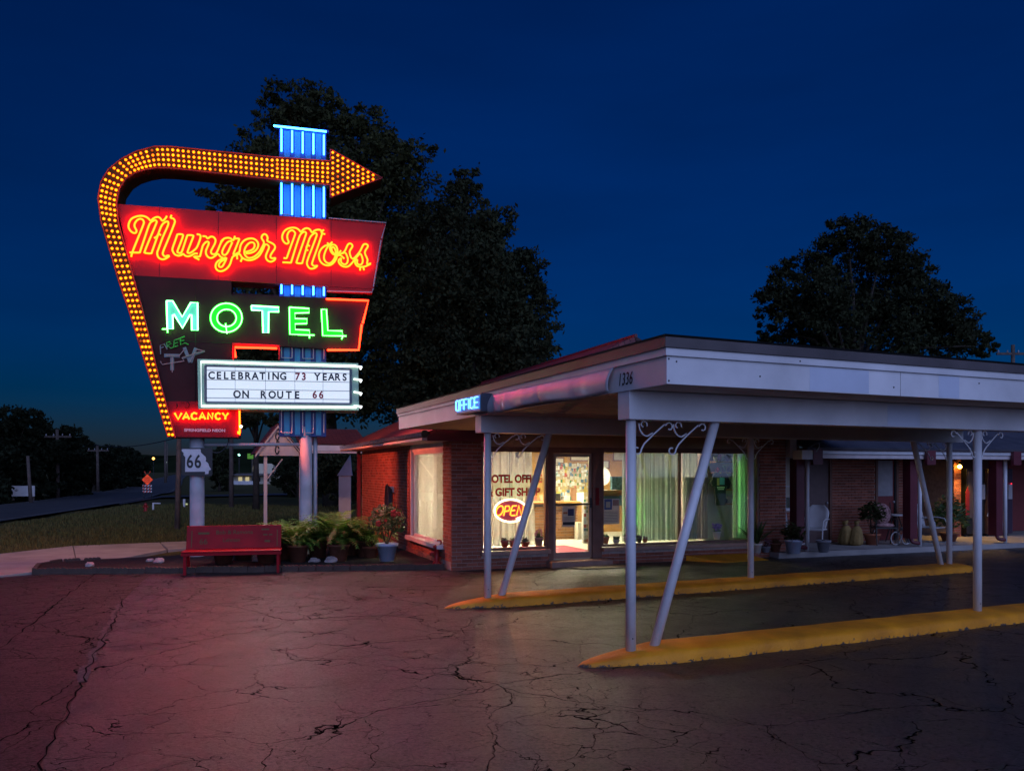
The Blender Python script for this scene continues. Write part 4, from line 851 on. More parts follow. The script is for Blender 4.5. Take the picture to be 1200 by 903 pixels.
rk = thing('card_rack', 'tall rack of colourful postcards right inside the door', 'rack', FB.w(FB.at(687, 3.1), 3.1, .14), FB.a)
MB().box(-.07, .07, .0, .1, 0, 1.0).build('stand', M['paper'], rk)
for k in range(11):
    for s in (-1, 1): MB().box(-.032 + s * .034, .032 + s * .034 - .003, -.012, -.002, .03 + k * .088, .03 + k * .088 + .075).build('postcard', rnd.choice(cmats), rk)
rug = thing('entrance_rug', 'red rug with pale lettering just inside the door', 'rug', FB.w(2.55, 1.5, .142), FB.a)
MB().box(-.75, 1.0, -.5, 1.2, 0, .012).build('pile', M['mat'], rug)
me = text_mesh('MUNGER MOSS', .16, .001); me.transform(Matrix.Rotation(R(-90), 4, 'X')); link('rug_letter', me, M['paper'], rug, (0, .5, .014))
me = text_mesh('MOTEL', .16, .001); me.transform(Matrix.Rotation(R(-90), 4, 'X')); link('rug_letter', me, M['paper'], rug, (-.2, .1, .014))
fl = thing('door_flyer', 'white paper flyer with dark picture taped to the door glass', 'flyer', FB.w(FB.at(666.5, .045), .045, FB.z(617, 2.5, .045)), FB.a)
MB().box(-.14, .14, 0, .003, 0, .41).build('sheet', M['paper'], fl); MB().box(-.13, .13, -.003, -.0005, .04, .10).build('printed_band', M['black'], fl); MB().box(-.02, .11, -.003, -.0005, .22, .36).build('printed_picture', cm('print_navy', (.06, .07, .16)), fl)
MB().box(-.12, -.03, -.003, -.0005, .26, .30).build('printed_word', cm('print_orange', (.5, .2, .1)), fl)
for k in range(4): MB().box(-.12, .11, -.003, -.0005, .125 + k * .022, .131 + k * .022).build('printed_line', bpy.data.materials['print_navy'], fl)
fl = thing('window_poster', 'poster with green banner and blue panel inside the shop window', 'poster', FB.w(FB.at(716, .09), .09, FB.z(614, 3.4, .09)), FB.a)
MB().box(-.19, .19, 0, .004, 0, .60).build('sheet', pm('poster_paper', (.6, .57, .56), .1, 8, .8, trans=.5), fl); MB().box(-.19, .19, -.003, -.0005, .52, .575).build('green_banner', cm('print_green', (.10, .22, .06)), fl); MB().box(-.19, .19, -.003, -.0005, .577, .615).build('yellow_banner', cm('print_yellow', (.55, .38, .05)), fl)
MB().box(-.155, .02, -.005, -.0005, .30, .515).build('blue_panel', cm('print_blue', (.03, .07, .25)), fl); MB().box(-.115, -.02, -.008, -.0055, .34, .46).build('pale_square', cm('print_sand', (.45, .42, .3)), fl)
MB().box(.04, .18, -.003, -.0005, .38, .50).build('printed_picture', cm('print_rust', (.4, .2, .12)), fl)
for k in range(7): MB().box(-.16, .15, -.003, -.0005, .06 + k * .032, .068 + k * .032).build('printed_line', bpy.data.materials['print_navy'], fl)
deco('quilt_display', 717, 737, 558, 592, 3.2, .1, pm('blue_green_quilt', (.06, .16, .18), .6, 16, .9), 'blue green patterned quilt hanging in the shop window', 'quilt')
pl = MB(); pl.lathe([(.0, 0), (.2, .0), (.24, .03), (.2, .02), (.0, .015)], n=20); tag(pl.build('wall_plate', cm('china_plate', (.7, .7, .66), .3), loc=FB.w(FB.at(705, 4.0), 4.0, FB.z(558, 4, 4.0)), rot=(R(90), 0, FB.a)), 'round white plate hanging inside at the door side', 'plate')
deco('wooden_rack', 705, 729, 574, 580, 1.2, .3, M['wallpanel'], 'wooden display rack behind the green banner poster', 'rack')
deco('dark_doorway_box', 762, 791, 548, 632, 1.3, .4, M['black'], 'tall black box in place of the dark doorway behind the grey sheer curtain', 'cabinet')  # black box added where a dark doorway shows through the sheer
# gift shop things
VS = 2.5
ts = thing('tee_shirt', 'dark green printed tee shirt hung in the gift shop', 'shirt', FB.w(FB.at(844, .8), .8, FB.z(592, 6, .8)), FB.a)
h = FB.z(553, 6, .8) - FB.z(592, 6, .8)
MB().prism([(-.13, 0), (.13, 0), (.14, h * .62), (.21, h * .55), (.27, h * .68), (.15, h * .97), (.06, h), (0, h * .95), (-.06, h), (-.15, h * .97), (-.27, h * .68), (-.21, h * .55), (-.14, h * .62)], -.02, .02).build('cloth', cm('bottle_green_cloth', (.006, .018, .018), .9), ts)
for k, (x0, x1, za, zb_, c) in enumerate(((-.1, -.04, .6, .82, (.6, .35, .15)), (-.03, .1, .62, .84, (.08, .3, .6)), (-.1, .1, .52, .56, (.55, .6, .5)), (-.08, .08, .47, .50, (.6, .6, .55)))):
    MB().box(x0, x1, -.026, -.021, h * za, h * zb_).build('shirt_print', cm('shirt_print_%s' % 'abcd'[k], c), ts)
for k, (px0, px1, py, lb) in enumerate(((836, 859, 540, 'top gift shop shelf crowded with pale trinkets'), (838, 858, 553, 'second gift shop shelf with a red toy car'), (848, 858, 573, 'short gift shop shelf beside the shirt'), (848, 860, 590, 'lowest gift shop shelf above the green slats'))):
    v = .9; u0, u1 = FB.at(px0, v), FB.at(px1, v); z = FB.z(py, 6, v)
    t = thing('wall_shelf', lb, 'shelf', FB.w((u0 + u1) / 2, v, z), FB.a, 'gift shop shelves'); w_ = (u1 - u0) / 2
    MB().box(-w_, w_, -.1, .2, -.03, 0).build('board', M['wallpanel'], t)
    for j in range(5 if w_ > .25 else 3):
        x = -w_ + (j + .5) * 2 * w_ / (5 if w_ > .25 else 3); b = MB(); b.ball((x, 0, .06 + .02 * (j % 2)), .05, .06, .06 + .02 * (j % 2), 8, 5, .2); b.build('trinket', [M['paper'], M['red'], cmats[3], M['black'], cmats[0]][(j + k) % 5], t, True)
def sillpot(px, py, m, r, h, kind, label, v=.2):
    u = FB.at(px, v); z = .40; t = thing('potted_plant', label, 'potted plant', FB.w(u, v, z), FB.a, 'small pots on the window sills')
    b = MB(); b.lathe([(r * .7, 0), (r, h * .82), (r * 1.1, h * .82), (r * 1.1, h), (r * .95, h), (r * .9, h * .9)], n=14); b.build('pot', m, t, True)
    b = MB()
    for i in range(46):
        a = rnd.random() * 6.28; e = rnd.uniform(.1, 1.3); l = rnd.uniform(.5, 1.5) * r; d = Vector((math.cos(a) * math.cos(e), math.sin(a) * math.cos(e), math.sin(e))); s = d.orthogonal().normalized() * l * .28; o = Vector((0, 0, h * .92))
        b.add([o, o + d * l * .55 + s, o + d * l, o + d * l * .55 - s], [(0, 1, 2, 3)])
    b.build('foliage', M['green'] if kind != 'dry' else cm('dry_foliage', (.14, .09, .03)) if 'dry_foliage' not in bpy.data.materials else bpy.data.materials['dry_foliage'], t)
    if kind in ('pink', 'purple'):
        b = MB()
        for i in range(12 if kind == 'pink' else 26): b.ball((rnd.gauss(0, r * .6), rnd.gauss(0, r * .5), h + rnd.uniform(.4, 1.9) * r), .025, n=6, m=4)
        b.build('flowers', M[kind], t)
sillpot(591.5, 0, M['red'], .075, .13, 'dry', 'small red pot with brown plant under the open sign'); sillpot(600.5, 0, M['red'], .06, .13, 'dry', 'red pot half hidden by the slanted post'); sillpot(615.5, 0, M['red'], .085, .09, 'dry', 'low red pot with a bushy brown plant')
sillpot(631.5, 0, cm('pink_pot', (.55, .28, .22)), .085, .17, 'pink', 'pink pot with pink flowers beside the door'); sillpot(709.5, 0, M['terra'], .075, .14, 'g', 'terracotta pot with leafy plant right of the door'); sillpot(722, 0, M['whitepot'], .075, .08, 'g', 'white bowl pot with leafy plant under the poster')
sillpot(734, 0, M['whitepot'], .06, .14, 'g', 'white pot beside the front canopy post'); sillpot(749, 0, M['black'], .055, .12, 'dry', 'tiny dark pot just right of the canopy post'); sillpot(756, 0, M['terra'], .05, .08, 'dry', 'tiny terracotta pot in front of grey sheer curtain')
sillpot(840, 0, M['whitepot'], .085, .17, 'purple', 'white pot of purple flowers in the shop window', .3)
# objects at the side wall
hb = thing('garden_hose', 'coiled black garden hose hanging on the brick side wall', 'hose', FB.w(-.02, 5.05, 1.35), FB.a)
for k in range(4):
    q = [(-.05 - .03 * k, .17 * math.sin(R(a)) * (1 + .08 * k), -.38 + .5 * math.cos(R(a)) * (1 + .06 * k)) for a in range(0, 361, 20)]; MB().tube(q, .022, 6).build('coil', M['rubber'], hb, True)
MB().box(-.12, .02, -.06, .06, .02, .16).build('hanger', M['pole'], hb)
MB().tube(smooth_path([(-.08, .1, -.7), (-.1, .05, -1.0), (-.15, -.2, -1.25), (-.3, -.6, -1.27)]), .02, 6).build('loose_end', M['rubber'], hb, True)
u_ = thing('hand_pump', 'small red cast iron hand pump at the corner of the bed', 'pump', G(512, 660.5, .07), 0)
b = MB(); b.lathe([(.09, 0), (.09, .03), (.05, .05), (.05, .30), (.075, .32), (.075, .36), (.03, .38)], n=12); b.build('body', M['red'], u_, True)
MB().tube(smooth_path([(.02, 0, .33), (.08, 0, .40), (.07, 0, .46), (.0, 0, .46)]), .018, 6).build('handle', M['red'], u_, True); MB().tube(smooth_path([(-.04, 0, .22), (-.11, 0, .22), (-.13, 0, .17)]), .022, 6).build('spout', M['red'], u_, True)

# ------------------------------------------------------------------ CANOPY
can = thing('drive_through_canopy', 'flat white canopy on slanted white posts before the office', 'canopy', FC.o, FC.a)
U0, U1, V0, V1 = -.10, 9.85, -.75, 7.45
IZ = .13
posts = [(0, 0), (5.15, 0), (9.55, 0), (.06, 3.77), (4.78, 3.77), (9.55, 3.77)]
BZ = {0: 2.405, 3.77: 2.43}
for u, v in posts:
    r = .051; b = MB(); b.lathe([(r, IZ - .03), (r, BZ[v] + .01)], (u, v, 0), 20); b.build('post', M['whitem'], can, True)
for ua, ub, v in ((.273, 1.05, 0), (9.30, 8.55, 0), (.27, 1.04, 3.77), (9.33, 8.58, 3.77)):
    b = MB(); b.tube([(ua, v, IZ - .03), (ub, v, BZ[v] + .02)], .05, 18); b.build('slanted_post', M['whitem'], can, True)
for v in (0, 3.77): MB().box(-.085, 9.80, v - .107, v + .107, BZ[v], 2.690).build('beam', M['white'], can, bevel=.006)
def dz(v): return -.05 * (v - V0) / (V1 - V0)
nb = 21; wv = (V1 - V0 - .1) / nb
for k in range(nb):
    a = V0 + .05 + k * wv; c = a + wv - .012
    MB().hexa([(U0 + .03, a, 2.698 + dz(a)), (U1 - .03, a, 2.698 + dz(a)), (U1 - .03, c, 2.698 + dz(c)), (U0 + .03, c, 2.698 + dz(c))], [(U0 + .03, a, 2.73), (U1 - .03, a, 2.73), (U1 - .03, c, 2.73), (U0 + .03, c, 2.73)]).build('soffit_board', M['soffit'], can)
def fasc(name, zb, zt, out, m, drop=0):
    d = lambda v: dz(v) * (1 + drop)
    t = .03
    MB().box(U0 - out, U1 + out, V0 - out, V0 - out + t + out, zb, zt).build(name + '_front', m, can, bevel=.004)
    for ua, ub in ((U0 - out, U0 + t), (U1 - t, U1 + out)):
        a, c = V0 + t + .002, V1
        MB().hexa([(ua, a, zb + d(a)), (ub, a, zb + d(a)), (ub, c, zb + d(c)), (ua, c, zb + d(c))], [(ua, a, zt + d(a)), (ub, a, zt + d(a)), (ub, c, zt + d(c)), (ua, c, zt + d(c))]).build(name + '_side', m, can)
fasc('fascia', 2.690, 2.945, 0, M['white'])
fasc('fascia_strip', 2.947, 3.018, .025, M['white'], .6)
fasc('roof_edge', 3.020, 3.118, .045, M['tar'], 1.2)
MB().hexa([(U0, V0, 3.05), (U1, V0, 3.05), (U1, V1, 2.95), (U0, V1, 2.95)], [(U0 - .06, V0 - .06, 3.135), (U1 + .06, V0 - .06, 3.135), (U1 + .06, V1, 3.02), (U0 - .06, V1, 3.02)]).build('roof_deck', M['black'], can)
for u in (2.9, 5.9, 8.0): MB().box(u - .002, u + .002, V0 - .0015, V0 + .01, 2.692, 2.944).build('fascia_joint', M['tar'], can)
M['patch'] = pm('bluish_repaint', (.60, .66, .78), .08, 3, .5)
for pa, pb, za, zb_, vv in ((949, 1018, 2.70, 2.935, V0), (1100, 1124, 2.70, 2.935, V0), (1040, 1078, 2.42, 2.66, -.107)):
    ua, ub = FC.at(pa, vv), FC.at(pb, vv); MB().box(ua, ub, vv - .0022, vv + .004, za, zb_).build('repainted_patch', M['patch'], can)
for px, z_ in ((786, 2.72), (786, 2.92), (795, 2.9), (893, 2.81), (938, 2.98), (1050, 2.78), (1150, 2.88)):
    u_ = FC.at(px, V0 - .03); MB().ball((u_, V0 - (.026 if z_ > 2.95 else .002), z_), .009, n=6, m=4).build('nail_head', M['iron'], can)
for u_, v_ in posts[:5]: MB().ball((u_ - .01, v_ - .05, IZ + .10), .008, n=6, m=4).build('bolt', M['iron'], can)
# loose crumpled flashing on the left side
va, vb_ = FC.atv(721, U0 - .02), FC.atv(577, U0 - .02)
b = MB(); nx, nz = 60, 8; cr = np.random.RandomState(5)
ws = [(cr.uniform(0, 1), cr.uniform(.008, .03), cr.uniform(.03, .14), cr.choice([-1, 1])) for _ in range(15)]
for j in range(nz + 1):
    t = j / nz
    for i in range(nx + 1):
        s = i / nx; out = .012 + .05 * math.sin(t * 2.6) + .03 * t
        for c, wd, am, sg in ws: out += sg * am * .25 * math.exp(-((s - c + .05 * t) / wd) ** 2) * (.3 + t)
        b.v.append((U0 - .03 - max(out, -.01), va + (vb_ - va) * s, 2.94 + dz(va + (vb_ - va) * s) - t * (.25 + .015 * math.sin(9 * s))))
b.f = [(j * (nx + 1) + i, j * (nx + 1) + i + 1, (j + 1) * (nx + 1) + i + 1, (j + 1) * (nx + 1) + i) for j in range(nz) for i in range(nx)]
fl_ = b.build('loose_flashing', M['tin'], can, True); fl_.modifiers.new('thick', 'SOLIDIFY').thickness = .004; fl_['label'] = 'crumpled metal flashing coming loose'
vc = (FC.atv(742, U0) + FC.atv(724.5, U0)) / 2
for k, ch in enumerate('1336'):
    v = FC.atv(742, U0) + (FC.atv(725, U0) - FC.atv(742, U0)) * ((3 - k) + .5) / 4
    link('house_digit', glyph(ch, .130, .70, shear=.2), M['black'], can, (U0 - .004, v, 2.745), (0, 0, R(-90)))
# scroll brackets
def spiral(c, r, a0, a1, n=12, k=.35): return [(c[0] + r * (1 - k * i / n * 1.6) * math.cos(R(a0 + (a1 - a0) * i / n)), c[1] + r * (1 - k * i / n * 1.6) * math.sin(R(a0 + (a1 - a0) * i / n))) for i in range(n + 1)]
def bracket(u, v, d, z, big=1.0):
    q1 = spiral((.055, -.30), .05, 10, -300) ; q2 = spiral((.445, -.062), .05, 165, -130)
    main = [(x, y) for x, y in q1[::-1]] + [(.14, -.235), (.25, -.14), (.385, -.035)] + q2
    ar = [(.075, -.03)] + [(.075 + .10 * (1 - math.cos(R(a))), -.03 - .13 * math.sin(R(a))) for a in range(15, 91, 15)] + [(.24, -.125)]
    q3 = spiral((.13, -.045), .045, -20, 260)
    b = MB()
    for q in (main, ar, q3): b.tube([(u + d * x * big, v, z + y * big) for x, y in q], .009, 5)
    b.build('scroll_bracket', M['whitem'], can, True)
bracket(.02, 0, 1, 2.405); bracket(.44, 0, 1, 2.405); bracket(.07, 3.77, 1, 2.43); bracket(.48, 3.77, 1, 2.43)
for u, v in ((5.15, 0), (4.78, 3.77)):
    for d in (-1, 1): bracket(u, v, d, BZ[v])
for v in (0, 3.77): bracket(9.55, v, -1, BZ[v]); bracket(9.13, v, -1, BZ[v])
# yellow islands
def island(name, u0, u1, v, half, h, label, e1=1):
    b = MB(); nu, nc = 110, 12
    for i in range(nu + 1):
        u = u0 + (u1 - u0) * i / nu; t0 = (u - u0) / 1.1; t1 = (u1 - u) / .5
        k = min(1, max(0, t0)) ** .55 * (min(1, max(0, t1)) ** .55 if e1 else 1); hk = min(1, max(0, t0 * 1.15)) ** .6 * (min(1, max(0, t1)) ** .6 if e1 else 1)
        for j in range(nc + 1):
            a = math.pi * j / nc; x = -math.cos(a); j_ = 1 + .05 * math.sin(u * 7.3 + j) * (1 if j in (0, nc) else .4)
            b.v.append((u, v + half * k * math.copysign(abs(x) ** .8, x) * j_, -.01 + (h * hk + .01) * (math.sin(a) ** .40) * (1 + .025 * math.sin(u * 5 + j * 2))))
    b.f = [(i * (nc + 1) + j, i * (nc + 1) + j + 1, (i + 1) * (nc + 1) + j + 1, (i + 1) * (nc + 1) + j) for i in range(nu) for j in range(nc)]
    tag(b.build(name, M['kerb'], loc=FC.o, rot=(0, 0, FC.a), smooth=True), label, 'kerb island', 'yellow kerb islands')
island('kerb_island', -.62, 10.6, 0, .30, .14, 'yellow painted concrete island carrying the front posts'); island('kerb_island', -.60, 10.25, 3.77, .30, .14, 'yellow painted concrete island carrying the second row of posts')
b = MB(); ua, ub = FB.at(804, -.02), FB.at(878, -.02); b.add([(ua, -.02, 0), (ub, -.02, 0), (ub + .15, -.5, .0), (ua + .55, -.62, .0), (ua, -.02, .11), (ub - .1, -.02, .11), (ub + .12, -.48, .012), (ua + .57, -.60, .012)], [(4, 7, 6, 5), (0, 3, 7, 4), (3, 2, 6, 7), (2, 1, 5, 6), (1, 0, 4, 5), (0, 1, 2, 3)])
tag(b.build('kerb_ramp', M['yellow'], loc=FB.o, rot=(0, 0, FB.a)), 'yellow kerb ramp against the office wall below shop window', 'ramp')
# OFFICE box sign
os_ = thing('office_box_sign', 'small box with blue neon office lettering on canopy side', 'neon sign', FC.w(U0, 0), FC.a)
MB().box(-.20, -.035, 3.15, 4.05, 2.69, 2.925).build('box', pm('box_grey', (.05, .06, .09), .2, 5, .5), os_)
MB().box(-.206, -.201, 3.17, 4.03, 2.71, 2.905).build('face', pm('blue_face_paint', (.03, .30, .6), .1, 5, .4), os_)
M['offtube'] = em('ice_blue_neon', (.10, .42, 1), 3.4)
gl = {'O': [[(0, .1), (.1, 0), (.3, 0), (.4, .1), (.4, .9), (.3, 1), (.1, 1), (0, .9), (0, .1)]], 'F': [[(0, 0), (0, 1), (.4, 1)], [(0, .5), (.35, .5)]], 'I': [[(.1, 0), (.1, 1)]], 'C': [[(.4, .85), (.3, 1), (.1, 1), (0, .85), (0, .15), (.1, 0), (.3, 0), (.4, .15)]], 'E': [[(.4, 1), (0, 1), (0, 0), (.4, 0)], [(0, .5), (.35, .5)]]}
x = 3.97
for ch in 'OFFICE':
    for q in gl[ch]:
        for off_, rr in ((0, .007), (.022, .006)): MB().tube([(-.235 - off_ * .3, x - px * .30 + off_ * .5, 2.735 + pz * .14 + off_ * .3) for px, pz in q], rr, 5).build('neon_tube', M['offtube'], os_)
    x -= .085 if ch == 'I' else .150
l = bpy.data.lights.new('office_sign_glow', 'SPOT'); l.energy = 40; l.color = (.15, .5, 1); l.spot_size = R(165); l.shadow_soft_size = 0; o = bpy.data.objects.new('office_sign_glow', l); C.objects.link(o); o.parent = os_; o.location = (-.27, 3.6, 2.8); o.rotation_euler = Vector((-1, -.3, -.3)).to_track_quat('-Z', 'Y').to_euler()

# ------------------------------------------------------------------ MOTEL WING
poly('walkway', [FB.w(7.25, -.32), FB.w(30, -.32), FB.w(30, 2.7), FB.w(13.0, 2.7), FB.w(7.7, 1.5), FB.w(7.7, .0), FB.w(7.25, .0)], .12, M['concrete'], .14)
wing = thing('motel_wing', 'low brick motel wing with shaded porch and guest room doors', 'building', FB.o, FB.a)
WV = 1.4
b = MB()
for a, c in ((7.69, 8.72), (9.08, 9.22), (10.19, 11.57), (12.31, 13.1)): b.box(a, c, WV + .012, WV + .2, .12, 2.6)
b.box(8.72, 9.08, WV + .012, WV + .2, .12, .95); b.box(8.72, 9.08, WV + .012, WV + .2, 2.22, 2.6)
wwall = b.build('front_wall', M['mortar'], wing)
vis = brick_list(10.19, 11.57, .12, 2.4) + brick_list(12.31, 13.1, .12, 2.4) + brick_list(9.08, 9.22, .12, 2.4) + brick_list(7.69, 9.08, .12, .95) + brick_list(7.69, 8.72, .95, 2.4)
lay(wwall, vis, 'u', WV, 300)
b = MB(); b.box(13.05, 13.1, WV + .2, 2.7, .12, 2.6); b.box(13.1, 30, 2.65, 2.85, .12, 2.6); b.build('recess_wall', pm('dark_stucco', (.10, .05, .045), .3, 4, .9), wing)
b = MB(); b.box(8.74, 8.80, WV - .02, WV + .1, .93, 2.24); b.box(9.0, 9.08, WV - .02, WV + .1, .93, 2.24); b.box(8.80, 9.0, WV - .02, WV + .1, .93, .99); b.box(8.80, 9.0, WV - .02, WV + .1, 2.18, 2.24); wn = b.build('window', M['white'], wing)
MB().box(8.80, 9.0, WV + .03, WV + .036, .99, 2.18).build('pane', M['glass'], wn); MB().box(8.80, 9.0, WV + .06, WV + .09, 1.25, 2.18).build('blind', M['cream'], wn); MB().box(8.8, 9.0, WV + .01, WV + .05, 1.5, 1.53).build('sash', M['white'], wn)
def rdoor(u0, u1, v, m, parts=True, pane=None):
    b = MB(); b.box(u0, u0 + .07, v - .02, v + .12, .12, 2.25); b.box(u1 - .07, u1, v - .02, v + .12, .12, 2.25); b.box(u0 + .07, u1 - .07, v - .02, v + .12, 2.17, 2.25)
    d = b.build('door', M['brown'], wing)
    MB().box(u0 + .07, u1 - .07, v + .03, v + .08, .13, 2.17).build('leaf', m, d)
    for za, zb_ in ((.25, .95), (1.1, 2.05)):
        if not pane: MB().box(u0 + .18, u1 - .18, v + .015, v + .031, za, zb_).build('raised_panel', m, d)
    if pane: MB().box(u0 + .09, u1 - .17, v + .01, v + .03, 1.25, 2.15).build('pane', pane, d)
    b = MB(); b.ball((u1 - .14, v - .0, 1.1), .03, n=8); b.build('door_knob', M['pole'], d)
    return d
rdoor(9.22, 10.19, WV, cm('brown_door', (.14, .09, .085), .5)); rdoor(11.57, 12.31, WV, cm('red_door', (.20, .03, .03), .5), pane=cm('drawn_blind', (.40, .40, .42), .4))
MB().box(12.2, 12.31, WV + .0, WV + .18, .12, 2.5).build('jamb', M['black'], wing)
ud = FB.at(1192, 2.6); rdoor(ud - .5, ud + .5, 2.6, bpy.data.materials['red_door'])
# lit brick pier beside the porch lamp
up = FB.at(1122, 1.6); b = MB(); b.box(up - .12, up + .12, 1.612, 2.64, .12, 2.36); pr = b.build('pier', M['mortar'], wing); lay(pr, brick_list(up - .13, up + .13, .12, 2.35), 'u', 1.6, 120)
# porch roof, gutter, posts
MB().box(7.9, 30, -.20, 2.65, 2.36, 2.40).build('porch_ceiling', pm('porch_ceiling_boards', (.18, .13, .10), .2, 3, .8), wing)
MB().box(7.98, 30, -.34, -.20, 2.165, 2.26).build('fascia_board', M['trim'], wing, bevel=.006); MB().box(7.98, 30, -.38, -.20, 2.262, 2.34).build('gutter', M['whitem'], wing, bevel=.01)
MB().box(7.95, 30, -.42, -.18, 2.342, 2.39).build('drip_edge', M['maroon'], wing)
uvroof('roof', [(7.9, -.46, 2.40), (30, -.46, 2.40), (30, 5.5, 4.4), (7.9, 5.5, 4.4)], .05, M['wshingle'], wing)
MB().box(7.72, 8.0, -.5, -.2, 2.14, 2.34).build('junction_box', M['white'], wing)
MB().box(7.73, 7.90, -.1, .1, 2.2, 2.6).build('junction_box', M['white'], wing)
MB().tube(smooth_path([(7.95, -.5, 2.42), (8.1, -.55, 2.5), (8.18, -.5, 2.42), (8.12, -.45, 2.3)]), .012, 5).build('cable', M['pole'], wing)
for px in (946, 1078, 1178):
    u = FB.at(px, -.15); MB().tube([(u, -.15, .12), (u, -.15, 2.17)], .045, 10).build('post', M['whitem'], wing, True)
    MB().box(u - .27, u - .06, -.13, .10, .30, 2.17).build('downspout', M['maroon'], wing); MB().tube(smooth_path([(u - .18, -.05, .32), (u - .17, -.1, .22), (u - .02, -.16, .19)]), .045, 7).build('elbow', M['maroon'], wing, True)
    MB().box(u - .10, u + .16, -.46, -.385, 2.03, 2.36).build('bracket_box', M['maroon'], wing)
# porch lamp
pl_ = P(1124.7, 546.5, FB.w(up, 1.45).y); lamp = thing('porch_lamp', 'small amber lamp glowing on the porch brick pier', 'lamp', pl_, FB.a)
MB().ball((0, 0, 0), .05, n=12, m=8).build('bulb', em('amber_lamp', (1, .50, .06), 60), lamp, True); MB().lathe([(.07, .05), (.09, .07), (.03, .10), (.03, .14)], n=12).build('shade', M['iron'], lamp, True); MB().tube([(0, 0, .12), (0, .14, .12)], .015, 6).build('arm', M['iron'], lamp)
l = bpy.data.lights.new('lamp_light', 'SPOT'); l.spot_size = R(125); l.spot_blend = .8; l.energy = 90; l.color = (1, .55, .12); l.shadow_soft_size = 0; o = bpy.data.objects.new('lamp_light', l); C.objects.link(o); o.parent = lamp; o.location = (0, -.10, -.09); o.rotation_euler = Vector((0, -.25, -1)).to_track_quat('-Z', 'Y').to_euler()
# vending machines
def vending(px0, px1, v, label, main, art):
    u0, u1 = FB.at(px0, v), FB.at(px1, v); w_ = u1 - u0; t = thing('vending_machine', label, 'vending machine', FB.w((u0 + u1) / 2, v, .12), FB.a, 'vending machines on the porch')
    MB().box(-w_ / 2, w_ / 2, 0, .75, .06, 1.83).build('cabinet', main, t, bevel=.02)
    for s in (-1, 1): MB().box(s * w_ / 2 * .8 - .04, s * w_ / 2 * .8 + .04, .1, .6, 0, .058).build('foot', M['black'], t)
    return t, w_
t, w_ = vending(1133, 1156, 1.55, 'dark vending machine half hidden behind the front right post', M['black'], 0)
MB().box(-w_ / 2 + .04, w_ / 2 - .3, -.012, -.002, .5, 1.75).build('front_panel', cm('machine_grey', (.12, .10, .10), .3), t); MB().box(w_ / 2 - .22, w_ / 2 - .08, -.03, -.002, 1.0, 1.4).build('coin_panel', M['pole'], t)
MB().prism([(-.42, .55), (-.28, .55), (-.28, 1.2), (-.35, 1.35), (-.42, 1.2)], -.02, -.013).build('bottle_picture', cm('cola_red', (.35, .03, .03), .3), t)
t, w_ = vending(1158, 1187, 1.45, 'vending machine with a large soda bottle picture and white script', cm('machine_plum', (.05, .035, .06), .3), 1)
pan = MB().box(-w_ / 2 + .03, w_ / 2 - .28, -.012, -.002, .16, 1.78).build('front_panel', pm('plum_panel', (.09, .06, .08), .6, 14, .3, col2=(.22, .16, .17)), t)
bx = -w_ / 2 + .28
MB().prism([(bx - .20, .40), (bx + .06, .40), (bx + .10, .75), (bx + .05, 1.0), (bx + .10, 1.22), (bx + .20, 1.42), (bx + .26, 1.70), (bx + .20, 1.72), (bx + .10, 1.46), (bx - .06, 1.22), (bx - .12, 1.0), (bx - .22, .75)], -.020, -.013).build('bottle_picture', pm('bottle_brown', (.20, .03, .03), .4, 8, .2), t)
me = text_mesh('Dr Pepper', .26, .001, .2, .008); me.transform(Matrix.Rotation(R(-66), 4, 'Y')); link('script_logo', me, M['paper'], t, (bx + .02, -.024, .95))
MB().box(-w_ / 2 + .06, w_ / 2 - .4, -.02, -.013, .18, .42).build('ice_picture', pm('ice_picture', (.35, .38, .42), .6, 18, .3, col2=(.10, .10, .14)), t)
MB().box(w_ / 2 - .2, w_ / 2 - .06, -.03, -.002, 1.0, 1.4).build('coin_panel', M['pole'], t); b = MB(); b.ball((w_ / 2 - .1, -.035, 1.42), .02, n=6, m=4); b.build('indicator', em('red_indicator', (1, .02, .05), 2), t)
# porch furniture
def lawnchair(px, py, rz, col, label, pat=None):
    t = thing('metal_chair', label, 'chair', G(px, py, .12), rz, 'chairs on the porch')
    bk = MB()
    n = 9; pts = []
    for j in range(n + 1):
        z = j / n; ww = .26 * (1 - .55 * max(0, (z - .6) / .4) ** 2) * (.85 + .3 * z)
        for i in range(7): s = i / 3 - 1; bk.v.append((s * ww, .22 + .16 * z - .05 * (1 - s * s) * -1, .40 + .55 * z))
    bk.f = [(j * 7 + i, j * 7 + i + 1, (j + 1) * 7 + i + 1, (j + 1) * 7 + i) for j in range(n) for i in range(6)]
    o = bk.build('backrest', col, t, True); o.modifiers.new('t', 'SOLIDIFY').thickness = .015
    if pat:
        for k in range(16): MB().box(rnd.uniform(-.18, .14), rnd.uniform(.15, .2), .0, .012, 0, .03).build('cut_out', M['black'], t, loc=(rnd.uniform(-.02, .02), .24 + .012 * k - .06, .46 + .028 * k))if False else None
    MB().box(-.26, .26, -.25, .24, .37, .40).build('seat', col, t, bevel=.02)
    for s in (-1, 1):
        MB().tube(smooth_path([(s * .28, .30, .62), (s * .30, -.2, .60), (s * .29, -.26, .3), (s * .29, -.24, .02), (s * .29, .1, .015), (s * .27, .38, .02)]), .016, 6).build('leg', col, t, True)
    return t
M['chairwhite'] = pm('chalky_white_metal', (.42, .44, .46), .5, 14, .5, col2=(.2, .2, .22))
lawnchair(926, 642, FB.a + .2, M['chairwhite'], 'white metal shell chair behind the potted plant at the pier')
lawnchair(953, 639, FB.a - 1.0, M['whitem'], 'white metal chair half hidden by the first porch post'); lawnchair(1090, 636, FB.a + .3, M['chairwhite'], 'pale metal chair right of the middle porch post')
